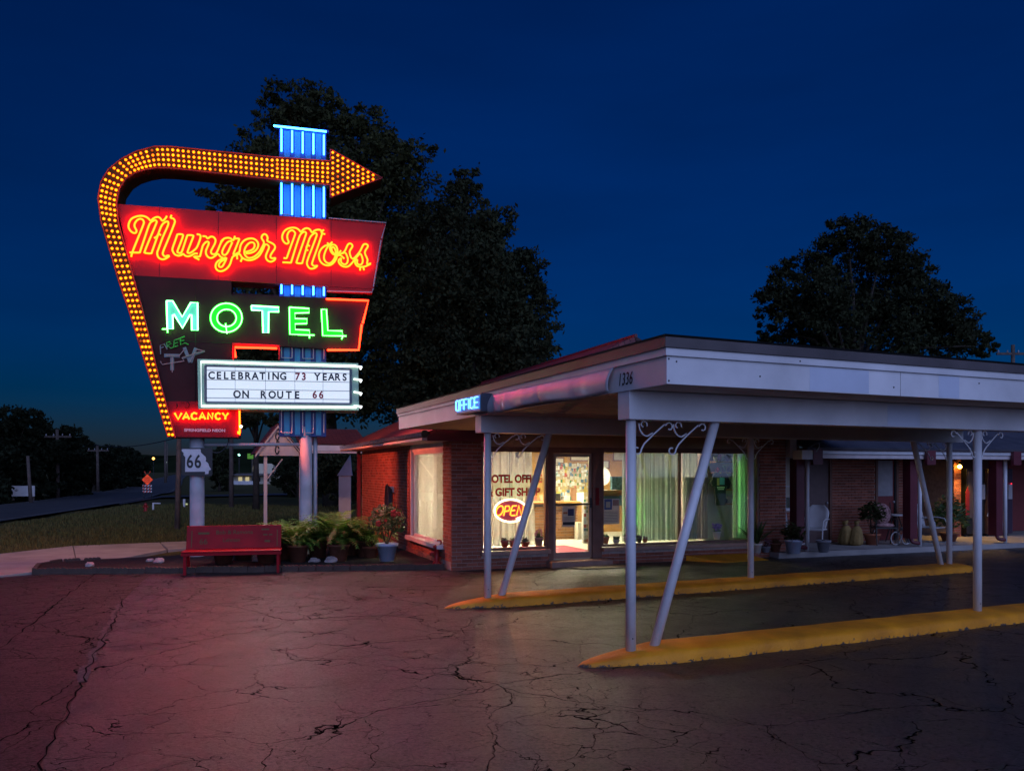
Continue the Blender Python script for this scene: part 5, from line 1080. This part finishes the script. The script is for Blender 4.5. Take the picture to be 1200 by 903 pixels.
bc = thing('black_chair', 'black metal chair with floral cushion beside the white table', 'chair', G(1036, 638, .12), FB.a - .5, 'chairs on the porch')
MB().box(-.25, .25, -.25, .25, .40, .43).build('seat', M['iron'], bc)
for x in (-.24, .24):
    MB().tube([(x, -.30, 0), (x, -.22, .41)], .014, 6).build('leg', M['iron'], bc); MB().tube([(x, .34, 0), (x, .22, .41), (x, .36, 1.0)], .014, 6).build('leg', M['iron'], bc); MB().tube([(x, .27, .62), (x, -.24, .62), (x, -.22, .41)], .013, 6).build('armrest', M['iron'], bc)
b = MB(); b.ball((0, .20, .72), .22, .09, .27, 12, 8); b.ball((0, 0, .47), .24, .24, .06, 12, 6); b.build('cushion', M['cushion'], bc, True)
ptb = thing('patio_table', 'white patio table with a small white chair back behind it', 'table', G(1050, 634.5, .12), FB.a)
MB().lathe([(.0, .66), (.30, .66), (.30, .69), (.0, .695)], n=20).build('table_top', M['white'], ptb)
for a in (45, 135, 225, 315): MB().tube([(.05 * math.cos(R(a)), .05 * math.sin(R(a)), .66), (.24 * math.cos(R(a)), .24 * math.sin(R(a)), 0)], .014, 6).build('leg', M['iron'], ptb)
wf = thing('white_picture_frame', 'empty white frame propped up behind the patio table', 'frame', G(1042, 631, .12) + Vector((0, 0, .80)), FB.a)
b = MB(); b.box(-.2, .2, 0, .03, 0, .04); b.box(-.2, .2, 0, .03, .40, .44); b.box(-.2, -.16, 0, .03, .04, .40); b.box(.16, .2, 0, .03, .04, .40); b.build('frame', M['white'], wf); MB().box(-.16, .16, .01, .02, .04, .40).build('backing', M['black'], wf); MB().tube([(0, .05, -.8), (0, .04, .3)], .014, 6).build('stand', M['iron'], wf)
tr = thing('tricycle_planter', 'small iron tricycle plant stand with white seat on the porch', 'planter', G(1056, 638, .12), FB.a)
for x in (-.16, .16):
    q = [(x + .15 * math.cos(R(a)), 0, .16 + .15 * math.sin(R(a))) for a in range(0, 360, 20)]; wh = MB().tube(q, .014, 6, closed=True).build('wheel', M['whitem'], tr, True)
    for a in range(0, 180, 30): MB().tube([(x + .15 * math.cos(R(a)), 0, .16 + .15 * math.sin(R(a))), (x - .15 * math.cos(R(a)), 0, .16 - .15 * math.sin(R(a)))], .004, 4).build('spoke', M['iron'], wh)
MB().tube(smooth_path([(-.16, 0, .16), (-.05, 0, .34), (.14, 0, .34), (.16, 0, .16), (.34, 0, .05)]), .014, 6).build('frame', M['iron'], tr); b = MB(); b.ball((.1, 0, .38), .13, .1, .05, 10, 6); b.build('seat', M['white'], tr, True); MB().lathe([(.05, 0), (.09, .1), (.10, .1)], (.28, 0, .04), 12).build('pot', M['greypot'], tr)
for k, (px, py, lb) in enumerate(((993, 638, 'left of two tied burlap sacks against the porch wall'), (1003, 638.5, 'right of two tied burlap sacks against the porch wall'))):
    t = thing('burlap_sack', lb, 'sack', G(px, py, .12), rnd.random(), 'burlap sacks on the porch')
    b = MB(); b.lathe([(.15, 0), (.21, .04), (.22, .14), (.19, .28), (.15, .36), (.10, .42), (.04, .47), (.07, .53), (.085, .57)], n=24, wob=.16)
    b.v = [(x * (1 + .10 * math.sin(z * 17 + k)) + .12 * z * (1 if k else -1), y * .72, z * (1 + .06 * math.sin(9 * x))) for x, y, z in b.v]; b.build('bag', M['sack'], t, True); MB().lathe([(.05, .46), (.055, .475), (.05, .49)], (.057 * (1 if k else -1), 0, 0), 10).build('tie', M['brown'], t)
def plant(name, loc, potm, r, h, crown_r, crown_z, n, leaf, lm, label, group, droop=0, spiky=False, flowers=None):
    t = thing(name, label, 'potted plant', loc, FB.a, group)
    b = MB(); b.lathe([(r * .66, 0), (r * .94, h * .84), (r * 1.06, h * .84), (r * 1.06, h), (r * .95, h), (r * .9, h * .88), (0.001, h * .86)], n=20); b.build('pot', potm, t, True)
    b = MB()
    for i in range(n):
        a = rnd.random() * 6.283
        if spiky:
            e = rnd.uniform(.7, 1.5); d = Vector((math.cos(a) * math.cos(e), math.sin(a) * math.cos(e), math.sin(e))); l = crown_r * rnd.uniform(.9, 2.0); s = Vector((-math.sin(a), math.cos(a), 0)) * leaf * .5; o = Vector((0, 0, h * .9))
            tip = o + d * l + Vector((math.cos(a), math.sin(a), 0)) * l * .15; b.add([o - s, o + s, o + d * l * .6 + s * .8, tip, o + d * l * .6 - s * .8], [(0, 1, 2, 3, 4)])
        else:
            ph = math.acos(rnd.uniform(-.6, 1)); rr = crown_r * rnd.uniform(.45, 1.08); c = Vector((math.sin(ph) * math.cos(a), math.sin(ph) * math.sin(a), math.cos(ph) * 1.0)) * rr + Vector((0, 0, crown_z))
            if droop: c.z -= droop * (c.x ** 2 + c.y ** 2) / crown_r
            d = Vector((rnd.gauss(0, 1), rnd.gauss(0, 1), rnd.gauss(.3, .8))).normalized(); s = d.orthogonal().normalized() * leaf * .4
            b.add([c - d * leaf, c + s, c + d * leaf, c - s], [(0, 1, 2, 3)])
    b.build('foliage', lm, t)
    if not spiky:
        b = MB()
        for k in range(6): a = k * 1.05; b.tube([(0, 0, h * .8), (crown_r * .5 * math.cos(a), crown_r * .5 * math.sin(a), crown_z + crown_r * .3 * math.sin(k * 2))], .008, 4)
        b.build('stem', M['bark'], t)
    if flowers:
        for (x, y, z, rr) in flowers:
            b = MB()
            for k in range(5):
                a = k * 1.257; b.ball((x + rr * .55 * math.cos(a), y - .02, z + rr * .55 * math.sin(a)), rr * .5, rr * .25, rr * .5, 6, 4)
            b.build('flower', M['flower'], t)
    return t
GP = 'potted plants along the porch'
plant('potted_plant', FB.w(FB.at(887, -.12), -.12, .12), M['whitepot'], .11, .2, .3, .3, 26, .05, M['green'], 'spiky leaved plant in a white pot at the pier', GP, spiky=True)
plant('potted_plant', FB.w(FB.at(897.5, -.1), -.1, .12), M['greypot'], .10, .13, .13, .2, 60, .035, cm('mauve_leaves', (.25, .13, .18)), 'small mauve plant in a grey pot beside the pier', GP)
plant('potted_plant', FB.w(FB.at(909, -.1), -.1, .12), M['rust'], .12, .20, .09, .20, 40, .04, cm('wilted_leaves', (.12, .06, .03)), 'rust coloured pot with wilted plant beside the pier', GP)
plant('potted_plant', G(930, 648, .12), M['bluepot'], .19, .30, .24, .42, 260, .06, M['leaf'], 'dark leafy plant in a pale blue pot near first porch post', GP)
plant('potted_plant', G(965, 647, .12), M['greypot'], .15, .27, .03, .26, 12, .03, M['leaf'], 'empty looking grey urn right of the first porch post', GP)
plant('potted_plant', G(1022, 638, .12), M['terra'], .19, .27, .30, .75, 420, .06, M['leaf'], 'tall bush in a brown terracotta pot beside the sacks', GP)
plant('potted_plant', G(1112, 634, .12), M['rust'], .22, .22, .45, .72, 620, .07, M['green'], 'wide trailing bush under the amber porch lamp', GP, droop=.3)
# fern pots and the hibiscus in the planting bed
def fern(px, py, r, n, label, z=.45):
    p = G(px, py, .07); t = thing('fern', label, 'fern', p, rnd.random() * 6, 'ferns in the planting bed')
    b = MB(); b.lathe([(.15, 0), (.21, .30), (.23, .30), (.23, .34), (.20, .34), (.19, .30), (.001, .29)], n=18); b.build('pot', M['rust'], t, True)
    b = MB()
    for i in range(n):
        a = rnd.random() * 6.283; l = r * rnd.uniform(.75, 1.25); e = rnd.uniform(.55, 1.45); pts = []
        pos = Vector((.05 * math.cos(a), .05 * math.sin(a), .3)); k = 9
        for j in range(k + 1):
            pts.append(pos.copy()); ee = e - 1.75 * (j / k) ** 1.5; pos = pos + Vector((math.cos(a) * math.cos(ee), math.sin(a) * math.cos(ee), math.sin(ee))) * (l * 1.35 / k)
        sd = Vector((-math.sin(a), math.cos(a), 0))
        for j in range(1, k):
            w_ = .085 * math.sin(math.pi * (j + .6) / (k + 1)) * r / .45; q = pts[j]; f = (pts[j + 1] - pts[j]) * .5
            for s in (-1, 1):
                for hh in (0, .5): qq = q + (pts[j + 1] - q) * hh; b.add([qq - f * .3, qq + sd * s * w_ + f * .9 - Vector((0, 0, .012)), qq + f * .45], [(0, 1, 2)])
    b.build('fronds', M['fern'], t)
fern(262, 660, .40, 60, 'fern at the far left behind the red bench'); fern(312, 659, .46, 70, 'fern behind the right half of the red bench'); fern(349, 658, .52, 100, 'fern directly right of the red bench'); fern(397, 657, .66, 150, 'largest bushy fern left of the red flowers'); fern(428, 652, .50, 80, 'fern partly hidden behind the red flowering plant')
fern(285, 655, .42, 60, 'fern behind the middle of the red bench'); fern(333, 655, .48, 70, 'fern behind the right end of the red bench'); fern(372, 653, .52, 90, 'fern between the two largest ferns'); fern(411, 650, .48, 70, 'fern at the back beside the brick wall')
p = G(453.5, 657, .07)
plant('hibiscus', p, M['bluepot'], .215, .36, .36, .78, 620, .055, M['green'], 'leafy plant with red flowers in a pale blue pot', None, flowers=[(.06, -.36, .98, .075), (-.24, -.30, .78, .06), (.16, -.33, .97, .045), (-.1, -.34, .84, .03)])
plant('dark_pot', G(435, 653, .07), M['terra'], .18, .24, .15, .34, 60, .05, M['leaf'], 'short terracotta pot behind the pale blue pot', None)
fg = thing('tiny_flag', 'tiny striped flag stuck among the ferns', 'flag', G(387, 655, .07), 0); MB().tube([(0, 0, 0), (0, 0, .72)], .005, 5).build('stick', M['wood'], fg)
for k in range(6): MB().box(.0, .035, -.002, .002, .50 + k * .035, .532 + k * .035).build('stripe', M['red'] if k % 2 else M['paper'], fg)

# ------------------------------------------------------------------ BENCH
bp0 = (G(219, 674) + G(323, 671)) / 2; bench = thing('park_bench', 'red painted metal bench with cut-out lettering before the planting bed', 'bench', bp0, R(13))
HL = .875
for x in (-HL + .06, HL - .06):
    MB().box(x - .025, x + .025, .0, .05, 0, .40).build('leg', M['benchred'], bench, bevel=.004)
    MB().hexa([(x - .025, .47, 0), (x + .025, .47, 0), (x + .025, .53, 0), (x - .025, .53, 0)], [(x - .025, .38, .40), (x + .025, .38, .40), (x + .025, .44, .40), (x - .025, .44, .40)]).build('leg', M['benchred'], bench)
    MB().box(x - .05, x + .05, .44, .56, 0, .012).build('foot_plate', M['benchred'], bench); MB().box(x - .028, x + .028, .05, .40, .34, .385).build('side_rail', M['benchred'], bench)
MB().box(-HL, HL, -.03, .44, .402, .43).build('seat', M['benchred'], bench, bevel=.01); MB().box(-HL, HL, -.028, .01, .35, .40).build('front_rail', M['benchred'], bench)
b = MB(); b.hexa([(-HL + .02, .43, .43), (HL - .02, .43, .43), (HL - .02, .46, .43), (-HL + .02, .46, .43)], [(-HL + .02, .55, .86), (HL - .02, .55, .86), (HL - .02, .58, .86), (-HL + .02, .58, .86)]); back_ = b.build('backrest', M['benchred'], bench, bevel=.008)
tl = math.atan2(.12, .43)
def benchtext(s, x, z, size):
    me = text_mesh(s, size, .001, 0, .001); o = link('cut_lettering', me, M['benchink'], back_, (x, .43 + (z - .43) * .279 - .003, z), (-tl, 0, 0))
benchtext('66', -.55, .52, .15); benchtext('Bob & Ramona', 0, .70, .11); benchtext('Lehman', -.05, .56, .10)
for x, z, a, c in ((-.55, .72, .1, .02), (.56, .78, .07, .015), (.56, .68, .04, .012), (.66, .68, .03, .012), (.60, .56, .05, .02), (-.76, .62, .008, .16), (.78, .62, .008, .16)):
    o = MB().box(-a, a, -.002, .002, -c, c).build('cut_shape', M['benchink'], back_, loc=(x, .43 + (z - .43) * .279 - .003, z), rot=(-tl, 0, 0))

# ------------------------------------------------------------------ TREES
def crown_mesh(lobes, n, leaf, seed, inner=.25):
    rr = np.random.RandomState(seed); w_ = np.array([l[3] ** 2 for l in lobes]); w_ = w_ / w_.sum()
    ncl = max(20, n // 60); li = rr.choice(len(lobes), ncl, p=w_); L = np.array(lobes)[li]
    d = rr.normal(size=(ncl, 3)); d /= np.linalg.norm(d, axis=1)[:, None]
    rad = L[:, 3] * np.where(rr.rand(ncl) < inner, rr.uniform(.1, .7, ncl), rr.uniform(.70, 1.02, ncl) + .42 * rr.rand(ncl) ** 3)
    cc = L[:, :3] + d * rad[:, None] * np.array([1, 1, .92])
    cs = L[:, 3] * rr.uniform(.07, .19, ncl)
    k = rr.randint(0, ncl, n); p = cc[k] + rr.normal(size=(n, 3)) * cs[k][:, None] * np.array([1, 1, .7])
    a = rr.normal(size=(n, 3)); a /= np.linalg.norm(a, axis=1)[:, None]; t = rr.normal(size=(n, 3)); b = np.cross(a, t); b /= np.linalg.norm(b, axis=1)[:, None]
    s = leaf * rr.uniform(.6, 1.3, n)[:, None]; vs = np.stack([p - a * s, p + b * s * .5, p + a * s, p - b * s * .5], 1).reshape(-1, 3)
    me = bpy.data.meshes.new('crown'); me.vertices.add(4 * n); me.vertices.foreach_set('co', vs.ravel()); me.loops.add(4 * n); me.loops.foreach_set('vertex_index', np.arange(4 * n)); me.polygons.add(n); me.polygons.foreach_set('loop_start', np.arange(n) * 4); me.polygons.foreach_set('loop_total', np.full(n, 4)); me.update(calc_edges=True); return me
def tree(name, label, base, lobes, n, leaf, seed, m, tr=.3, group=None, inner=.3):
    t = thing(name, label, 'tree', base, 0, group)
    L = [(x - base.x, y - base.y, z - base.z, r) for x, y, z, r in lobes]
    link('crown', crown_mesh(L, n, leaf, seed, inner), m, t)
    top = max(l[2] for l in L); zc = min(l[2] for l in L); cx = sum(l[0] * l[3] for l in L) / sum(l[3] for l in L)
    b = MB(); b.tube([(0, 0, -.1), (.1 * cx, 0, zc * .5), (cx * .5, 0, zc), (cx, 0, top * .8)], tr, 9, r1=tr * .25)
    r_ = random.Random(seed)
    for l in L: b.tube([(cx * .4, 0, zc * (.6 + .3 * r_.random())), ((l[0] + cx * .5) / 2, l[1] / 2, (l[2] + zc) / 2), (l[0], l[1], l[2])], tr * .35, 5, r1=tr * .06)
    b.build('trunk', m and M['bark'], t, True); return t
def plobes(lst, Y, seed=1):
    r_ = random.Random(seed); out = []
    for px, py, rp_ in lst:
        y = Y + r_.uniform(-2.2, 2.2); p = P(px, py, y); out.append((p.x, p.y, p.z, rp_ * y / F))
    return out
TA = [(256,232,20),(246,268,22),(335,128,30),(375,135,34),(420,152,34),(462,195,36),(318,168,30),(292,212,34),(272,262,30),(350,215,58),(430,240,62),(484,285,42),(325,300,60),(410,330,66),(470,370,52),(300,420,48),(400,440,54),(460,450,44),(350,390,50),(500,330,34)]
tree('shade_tree', 'huge dark shade tree rising behind the neon sign', Vector((-9.5, 44, 0)), plobes(TA, 44), 105000, .135, 11, M['leaf'], .5)
TB = [(545,222,22),(520,258,32),(566,268,32),(550,320,50),(598,326,36),(614,368,34),(570,390,54),(515,390,50),(632,404,17),(500,455,42),(560,440,50),(610,420,34)]
tree('shade_tree', 'dark shade tree above the left end of the canopy roof', Vector((-1.7, 37, 0)), plobes(TB, 37, 2), 80000, .115, 12, M['leaf2'], .4)
TC = [(993,276,24),(968,302,24),(1034,292,28),(1068,322,26),(922,322,17),(913,350,22),(955,350,36),(1015,345,44),(1084,360,32),(1114,376,26),(1138,394,20),(902,386,16),(955,395,38),(1030,400,46),(1090,402,34),(1152,405,13)]
tree('shade_tree', 'rounded tree beyond the motel roof on the right', Vector((20, 50, 0)), plobes(TC, 50, 3), 60000, .13, 13, M['leaf2'], .4, inner=.2)
k = 0
for px, top, w_, Y, lb in ((4, 478, 42, 52, 'tallest tree of the wood at the left picture edge'), (36, 491, 34, 56, 'second tree of the wood from the left edge'), (62, 500, 30, 60, 'third tree of the wood, beside the tallest utility pole'), (84, 506, 24, 64, 'fourth tree of the wood, right of the tallest utility pole'), (110, 521, 26, 76, 'low tree of the wood behind the third utility pole'), (134, 523, 22, 84, 'small tree of the wood left of the roadwork sign'), (154, 528, 18, 95, 'small far tree behind the roadwork sign'), (-30, 470, 40, 48, 'tree of the wood cut off by the picture edge')):
    base = G(px, HZ + 1862 / Y); hb_ = HZ + 1862 / Y
    lob = []; r_ = random.Random(k)
    for j in range(9): yy = top + w_ * .5 + (hb_ - top - w_ * .9) * (j // 3) / 2; lob.append((px + (j % 3 - 1) * w_ * .55 + r_.uniform(-4, 4), yy + r_.uniform(-3, 3), w_ * r_.uniform(.42, .58)))
    tree('woodland_tree', lb, base, plobes(lob, Y, k), 14000, .15, 30 + k, M['leaf3'], .2, 'trees of the wood across the road'); k += 1
for px, lob, Y, lb, n in ((257, [(252,532,9),(264,532,10),(258,545,13),(250,555,9),(266,556,10),(258,566,11)], 78, 'dark tree beyond the lawn between the sign poles', 7000), (350, [(340,545,14),(360,545,16),(330,560,12),(350,565,18),(375,560,14),(345,580,14),(365,583,14)], 60, 'dark tree behind the gabled porch roof', 9000), (400, [(385,545,18),(405,545,18),(420,555,16),(390,570,16),(412,575,14)], 40, 'dark tree behind the white shed', 7000), (300, [(275,486,9),(290,490,11),(305,488,10),(318,492,9),(300,480,10)], 40, 'low branch foliage showing under the marquee', 3000)):
    base = G(px, HZ + 1862 / Y)
    tree('lawn_tree', lb, base, plobes(lob, Y, px), int(n * 1.4), .12, px, M['leaf2'], .18, 'trees behind the motel lawn')

# ------------------------------------------------------------------ GABLED PORCH ROOF behind the sign
GY = 26.0
def gq(px, py, Y=GY): return P(px, py, Y)
gp = thing('gabled_porch', 'small pink gabled porch with red shingle roof behind the sign', 'porch', FB.w(FB.at(350, 11), 11), FB.a)
fv = 0
f2 = Frame(tuple(FB.w(FB.at(350, 11), 11))[:2], 20.5)
ga, gb_, gpk = f2.uz(303, 533.5, 0), f2.uz(350.5, 531.5, 0), f2.uz(325.5, 500.5, 0)
MB().prism([(ga[0], ga[1]), (gb_[0], ga[1]), (gb_[0], ga[1] + .08), (gpk[0], gpk[1]), (ga[0], ga[1] + .08)], 0, .1).build('gable', M['trim'], gp)
for k in range(11):
    x = ga[0] + (gb_[0] - ga[0]) * (k + .5) / 11; t = 1 - abs(x - gpk[0]) / ((gb_[0] - ga[0]) / 2); MB().box(x - .045, x + .04, -.012, -.001, ga[1] + .06, ga[1] + .10 + (gpk[1] - ga[1] - .16) * max(0, t)).build('siding_board', M['trim'], gp)
for a in (ga, gb_): 
    e = .1 if a is gb_ else -.1
    MB().prism([(a[0] + e, a[1] + .06), (gpk[0], gpk[1] + .10), (gpk[0], gpk[1] - .02), (a[0] + e, a[1] - .06)], -.10, -.02).build('rake_board', M['trim'], gp)
uvroof('roof', [(ga[0] - .12, 2.4, ga[1] + .06), (ga[0] - .12, -.12, ga[1] + .06), (gpk[0], -.12, gpk[1] + .12), (gpk[0], 2.4, gpk[1] + .12)], .03, M['shingle'], gp)
uvroof('roof', [(gb_[0] + .12, -.12, ga[1] + .06), (gb_[0] + .12, 2.4, ga[1] + .06), (gpk[0], 2.4, gpk[1] + .12), (gpk[0], -.12, gpk[1] + .12)], .03, M['shingle'], gp)
e0 = f2.at(330, 1.0); e1 = f2.at(432, 1.0); zb_ = f2.z(529, e1, 1.0); zt = f2.z(503, e1, 3.2); ze = f2.z(520.5, e1, 1.0)
uvroof('roof', [(gb_[0] + .1, .98, ze), (e1, .98, ze), (e1, 3.2, zt), (gb_[0] + .1, 3.2, zt)], .04, M['shingle'], gp)
MB().box(gb_[0] + .1, e1, 1.0, 1.06, zb_ + .02, ze - .03).build('fascia_board', M['white'], gp); MB().box(gb_[0] + .1, e1, .98, 1.04, zb_ - .06, zb_ + .01).build('gutter', M['trim'], gp)
for px in (311, 352.5): u = f2.at(px, .15); MB().box(u - .05, u + .05, .1, .2, 0, ga[1] + .02).build('post', M['trim'], gp)
u = f2.at(311, .15); MB().tube([(u + .02, .15, ga[1] - .75), (u + .5, .15, ga[1] - .1)], .02, 5).build('brace', M['trim'], gp)
for j, (cx, cz, r_) in enumerate(((325, 511, .11), (325.3, 518, .09), (324.8, 527, .12))):
    q = f2.uz(cx, cz, -.03); MB().tube([(q[0] + r_ * .45 * math.cos(R(a)) * (1 if j != 1 else a / 400), -.03, q[1] + r_ * math.sin(R(a))) for a in range(20, 360 if j != 1 else 400, 24)], .02, 5).build('wall_ornament', M['iron'], gp)
# ------------------------------------------------------------------ SHED, POLES, ROAD THINGS, DISTANCE
sp_ = P(404, 592, 30); sp_.z = 0
sh = thing('white_shed', 'narrow white board shed with pale blue pitched roof beyond the lawn', 'shed', sp_, .15)
MB().box(-.2, .22, -.2, .2, 0, 1.75).build('wall', M['white'], sh); MB().add([(-.26, -.26, 1.72), (.27, -.26, 1.72), (.27, .26, 1.72), (-.26, .26, 1.72), (-.02, -.26, 2.1), (.2, -.26, 2.45), (.2, .26, 2.45)], [(0, 1, 5), (0, 5, 6, 3), (1, 2, 6, 5), (3, 6, 2), (0, 3, 2, 1)]).build('roof', M['bluepot'], sh)  # roof has a pale blue colour of its own
for k in range(5): MB().box(-.2 + k * .085, -.2 + k * .085 + .078, -.212, -.201, .02, 1.7).build('board', M['white'], sh)
def upole(bx, by, tx, ty, r, label, arm=False, Y=None):
    p = G(bx, by); t_ = P(tx, ty, p.y); o = thing('utility_pole', label, 'utility pole', p, 0, 'wooden utility poles')
    d = t_ - p; MB().tube([(0, 0, -.2), d], r, 9, r1=r * .75).build('pole', M['wood'], o, True)
    if arm:
        a = MB().box(-.9, .9, -.05, .05, d.z - .55, d.z - .43); am = a.build('crossarm', M['wood'], o)
        for x in (-.8, -.3, .3, .8): MB().lathe([(.03, 0), (.045, .06), (.03, .14)], (x, 0, d.z - .43), 8).build('insulator', M['greypot'], am)
    return t_
upole(36.5, 590, 32.5, 534, .11, 'leaning utility pole behind the white roadside sign'); T1 = upole(68, 584, 67, 503, .13, 'tallest utility pole in front of the wood', True); T2 = upole(115, 577, 114, 521, .14, 'utility pole at the middle of the far wood', True)
upole(207.5, 618.5, 210, 500, .095, 'pinkish wooden pole just left of the sign'); upole(271, 595, 271, 500, .13, 'dark utility pole between the two sign poles'); upole(194, 566, 193.5, 516, .2, 'distant thin pole by the amber street light')
T3 = upole(196, 560, 196, 519, .16, 'far utility pole at the bend of the road'); p = P(1187, 405, 46); upole(1187, HZ + 1862 / 46, 1187, 404, .13, 'utility pole showing above the right end of the roof', True)
pw = thing('power_line', 'thin power cable sagging across the sky left of the sign', 'cable', T2)
for a, c, dz_ in ((T2, P(230, 506, 40), .4), (T1, T2, .5)):
    q = [a + (c - a) * t - Vector((0, 0, dz_ * 4 * t * (1 - t))) - T2 for t in [i / 12 for i in range(13)]]; MB().tube(q, .025, 5).build('wire', M['rubber'], pw)
ws = thing('roadside_sign', 'blank white board sign beside the road at the left', 'sign', G(28, 588), .1)
MB().box(-.68, .62, -.03, .03, .35, .98).build('board', M['white'], ws)
for x in (-.6, .55): MB().box(x - .04, x + .04, -.03, .06, 0, .349).build('post', M['wood'], ws)
rw = thing('roadwork_sign', 'orange diamond roadwork sign above striped barricade boards', 'road sign', G(172.7, 585), 0)
Yr = G(172.7, 585).y; z0 = EYE - (561.8 - HZ) / F * Yr; hd = 6.3 * Yr / F
M['orange'] = cm('orange_reflective', (.75, .06, .015), .35); od = MB().prism([(0, z0 - hd), (hd, z0), (0, z0 + hd), (-hd, z0)], -.02, .02).build('diamond', em('self_lit_orange', (.85, .07, .02), .55, (.5, .05, .01)), rw)  # diamond emits a little, light falling on it put into the material
for k, s in enumerate(('ROAD', 'WORK', 'AHEAD')): text('sign_word', s, .13, M['black'], od, (0, -.024, z0 + .08 - k * .13))
for k, y in enumerate((568.8, 572.2, 575.6)):
    zc = EYE - (y - HZ) / F * Yr; bd = MB().box(-.30, .30, -.03, .0, zc - .06, zc + .06).build('barricade_board', M['white'], rw)
    for j in range(3): x = -.3 + j * .2; MB().prism([(x, zc - .058), (x + .1, zc - .058), (x + .16, zc + .058), (x + .06, zc + .058)], -.036, -.031).build('stripe', M['orange'], bd)
for x in (-.25, .25): MB().box(x - .02, x + .02, .001, .04, 0, z0 - .1).build('leg', M['iron'], rw)
for s in (-1, 1): MB().prism([(s * .06, z0 + hd), (s * .16, z0 + hd + .22), (s * .24, z0 + hd + .18), (s * .1, z0 + hd)], -.01, .01).build('flag', M['orange'], rw)
hy = thing('fire_hydrant', 'small red hydrant on the grass below the roadwork sign', 'hydrant', G(170.6, 599), 0)
MB().lathe([(.1, 0), (.1, .04), (.07, .05), (.07, .28), (.09, .3), (.06, .36), (.02, .40)], n=12).build('body', M['red'], hy, True); MB().tube([(-.12, 0, .22), (.12, 0, .22)], .035, 8).build('nozzle', M['red'], hy)
mb = thing('pipe_marker', 'short white pipe with a side arm on the verge', 'marker', G(179.5, 597), 0); MB().tube([(0, 0, 0), (0, 0, .34)], .045, 8).build('post', M['white'], mb); MB().tube([(0, 0, .31), (.36, 0, .31)], .03, 8).build('arm', M['white'], mb)
wp_ = thing('marker_post', 'white marker post with pale reflectors left of the sign pole', 'marker', G(216, 594), 0); MB().box(-.05, .05, -.05, .05, 0, .42).build('post', M['white'], wp_); MB().box(.08, .16, -.02, .02, .12, .2).build('reflector', em('reflector_glow', (.9, 1, .5), .5), wp_)  # reflector emits, its returned light put in as a glow
# far hill
xs = [-900 + i * 20 for i in range(91)]; b = MB()
for i, x in enumerate(xs):
    h = 24 + 5 * math.sin(i * .21) + 2.5 * math.sin(i * .9) + rnd.uniform(-.9, .9)
    b.v += [(x, 780, -2), (x, 860, h * .7 + rnd.uniform(-1, 1)), (x, 930, h), (x, 1100, h * .8), (x, 1150, -2)]
b.f = [(5 * i + j, 5 * i + 5 + j, 5 * i + 6 + j, 5 * i + 1 + j) for i in range(90) for j in range(4)]
b.build('hill', M['hill'], kind='structure')
fbp = G(295, 566.8); fb = thing('far_store', 'distant pale store with lit windows beyond the lawn', 'building', fbp, .1); k = fbp.y / F
MB().box(-22 * k, 32 * k, 0, 8, 0, 10 * k).build('wall', M['cream'], fb); MB().box(-5 * k, 20 * k, 3, 9, 10 * k, 24 * k).build('tower', M['cream'], fb); MB().box(-24 * k, 34 * k, -1.5, 9, 10 * k, 12 * k).build('roof', M['wshingle'], fb)
for x in (-13, -5, 8, 18): MB().box((x - 2) * k, (x + 2) * k, -.1, -.02, 3 * k, 8 * k).build('window', em('lit_store_window', (1, .85, .45), .5) if x < 0 else M['black'], fb)
fn = thing('white_fence', 'low white rail fence before the distant store', 'fence', G(287, 567.6), .1)
for x in range(-14, 15, 2): MB().box(x * k - .1, x * k + .1, -.05, .05, 0, 4 * k).build('post', M['white'], fn)
for z in (1.5, 3.3): MB().box(-14 * k, 14 * k, -.08, .08, z * k, (z + .8) * k).build('rail', M['white'], fn)
def farlamp(px, py, gy, r, col, s, label):
    p = G(px, gy); t_ = P(px, py, p.y); o = thing('yard_lamp', label, 'lamp', p, 0, 'distant yard lamps')
    MB().tube([(0, 0, 0), (0, 0, t_.z)], .08, 6).build('pole', M['iron'], o); b = MB(); b.ball((0, -.1, t_.z), r, n=10, m=7); b.build('lamp_head', em('far_lamp', col, s), o, True)
farlamp(300.3, 548.5, 567, .22, (1, .9, .65), 12, 'bright white yard lamp in front of the distant store'); farlamp(280.3, 532.8, 566, .17, (.35, 1, .75), 6, 'greenish yard lamp high beside the distant store'); farlamp(180, 537, 560, .32, (1, .42, .08), 5, 'amber street light far up the road'); farlamp(195, 541.5, 560, .14, (.7, 1, .8), 2, 'small white street light far up the road'); farlamp(152.5, 540, 561, .14, (.5, 1, .9), 1.5, 'tiny greenish light in the distant wood')
for x, y in ((282, 557.3), (289.5, 557.3)): pass
gs = thing('green_store_sign', 'small lit green sign beside the distant store', 'sign', G(295.5, 567), 0); z = EYE - (534.5 - HZ) * k
MB().box(-5.5 * k, 5.5 * k, 0, .3, z - 3 * k, z + 3 * k).build('board', em('lit_green_board', (.16, .55, .03), .35), gs); MB().tube([(0, .15, 0), (0, .15, z - 3 * k)], .15, 6).build('post', M['iron'], gs)
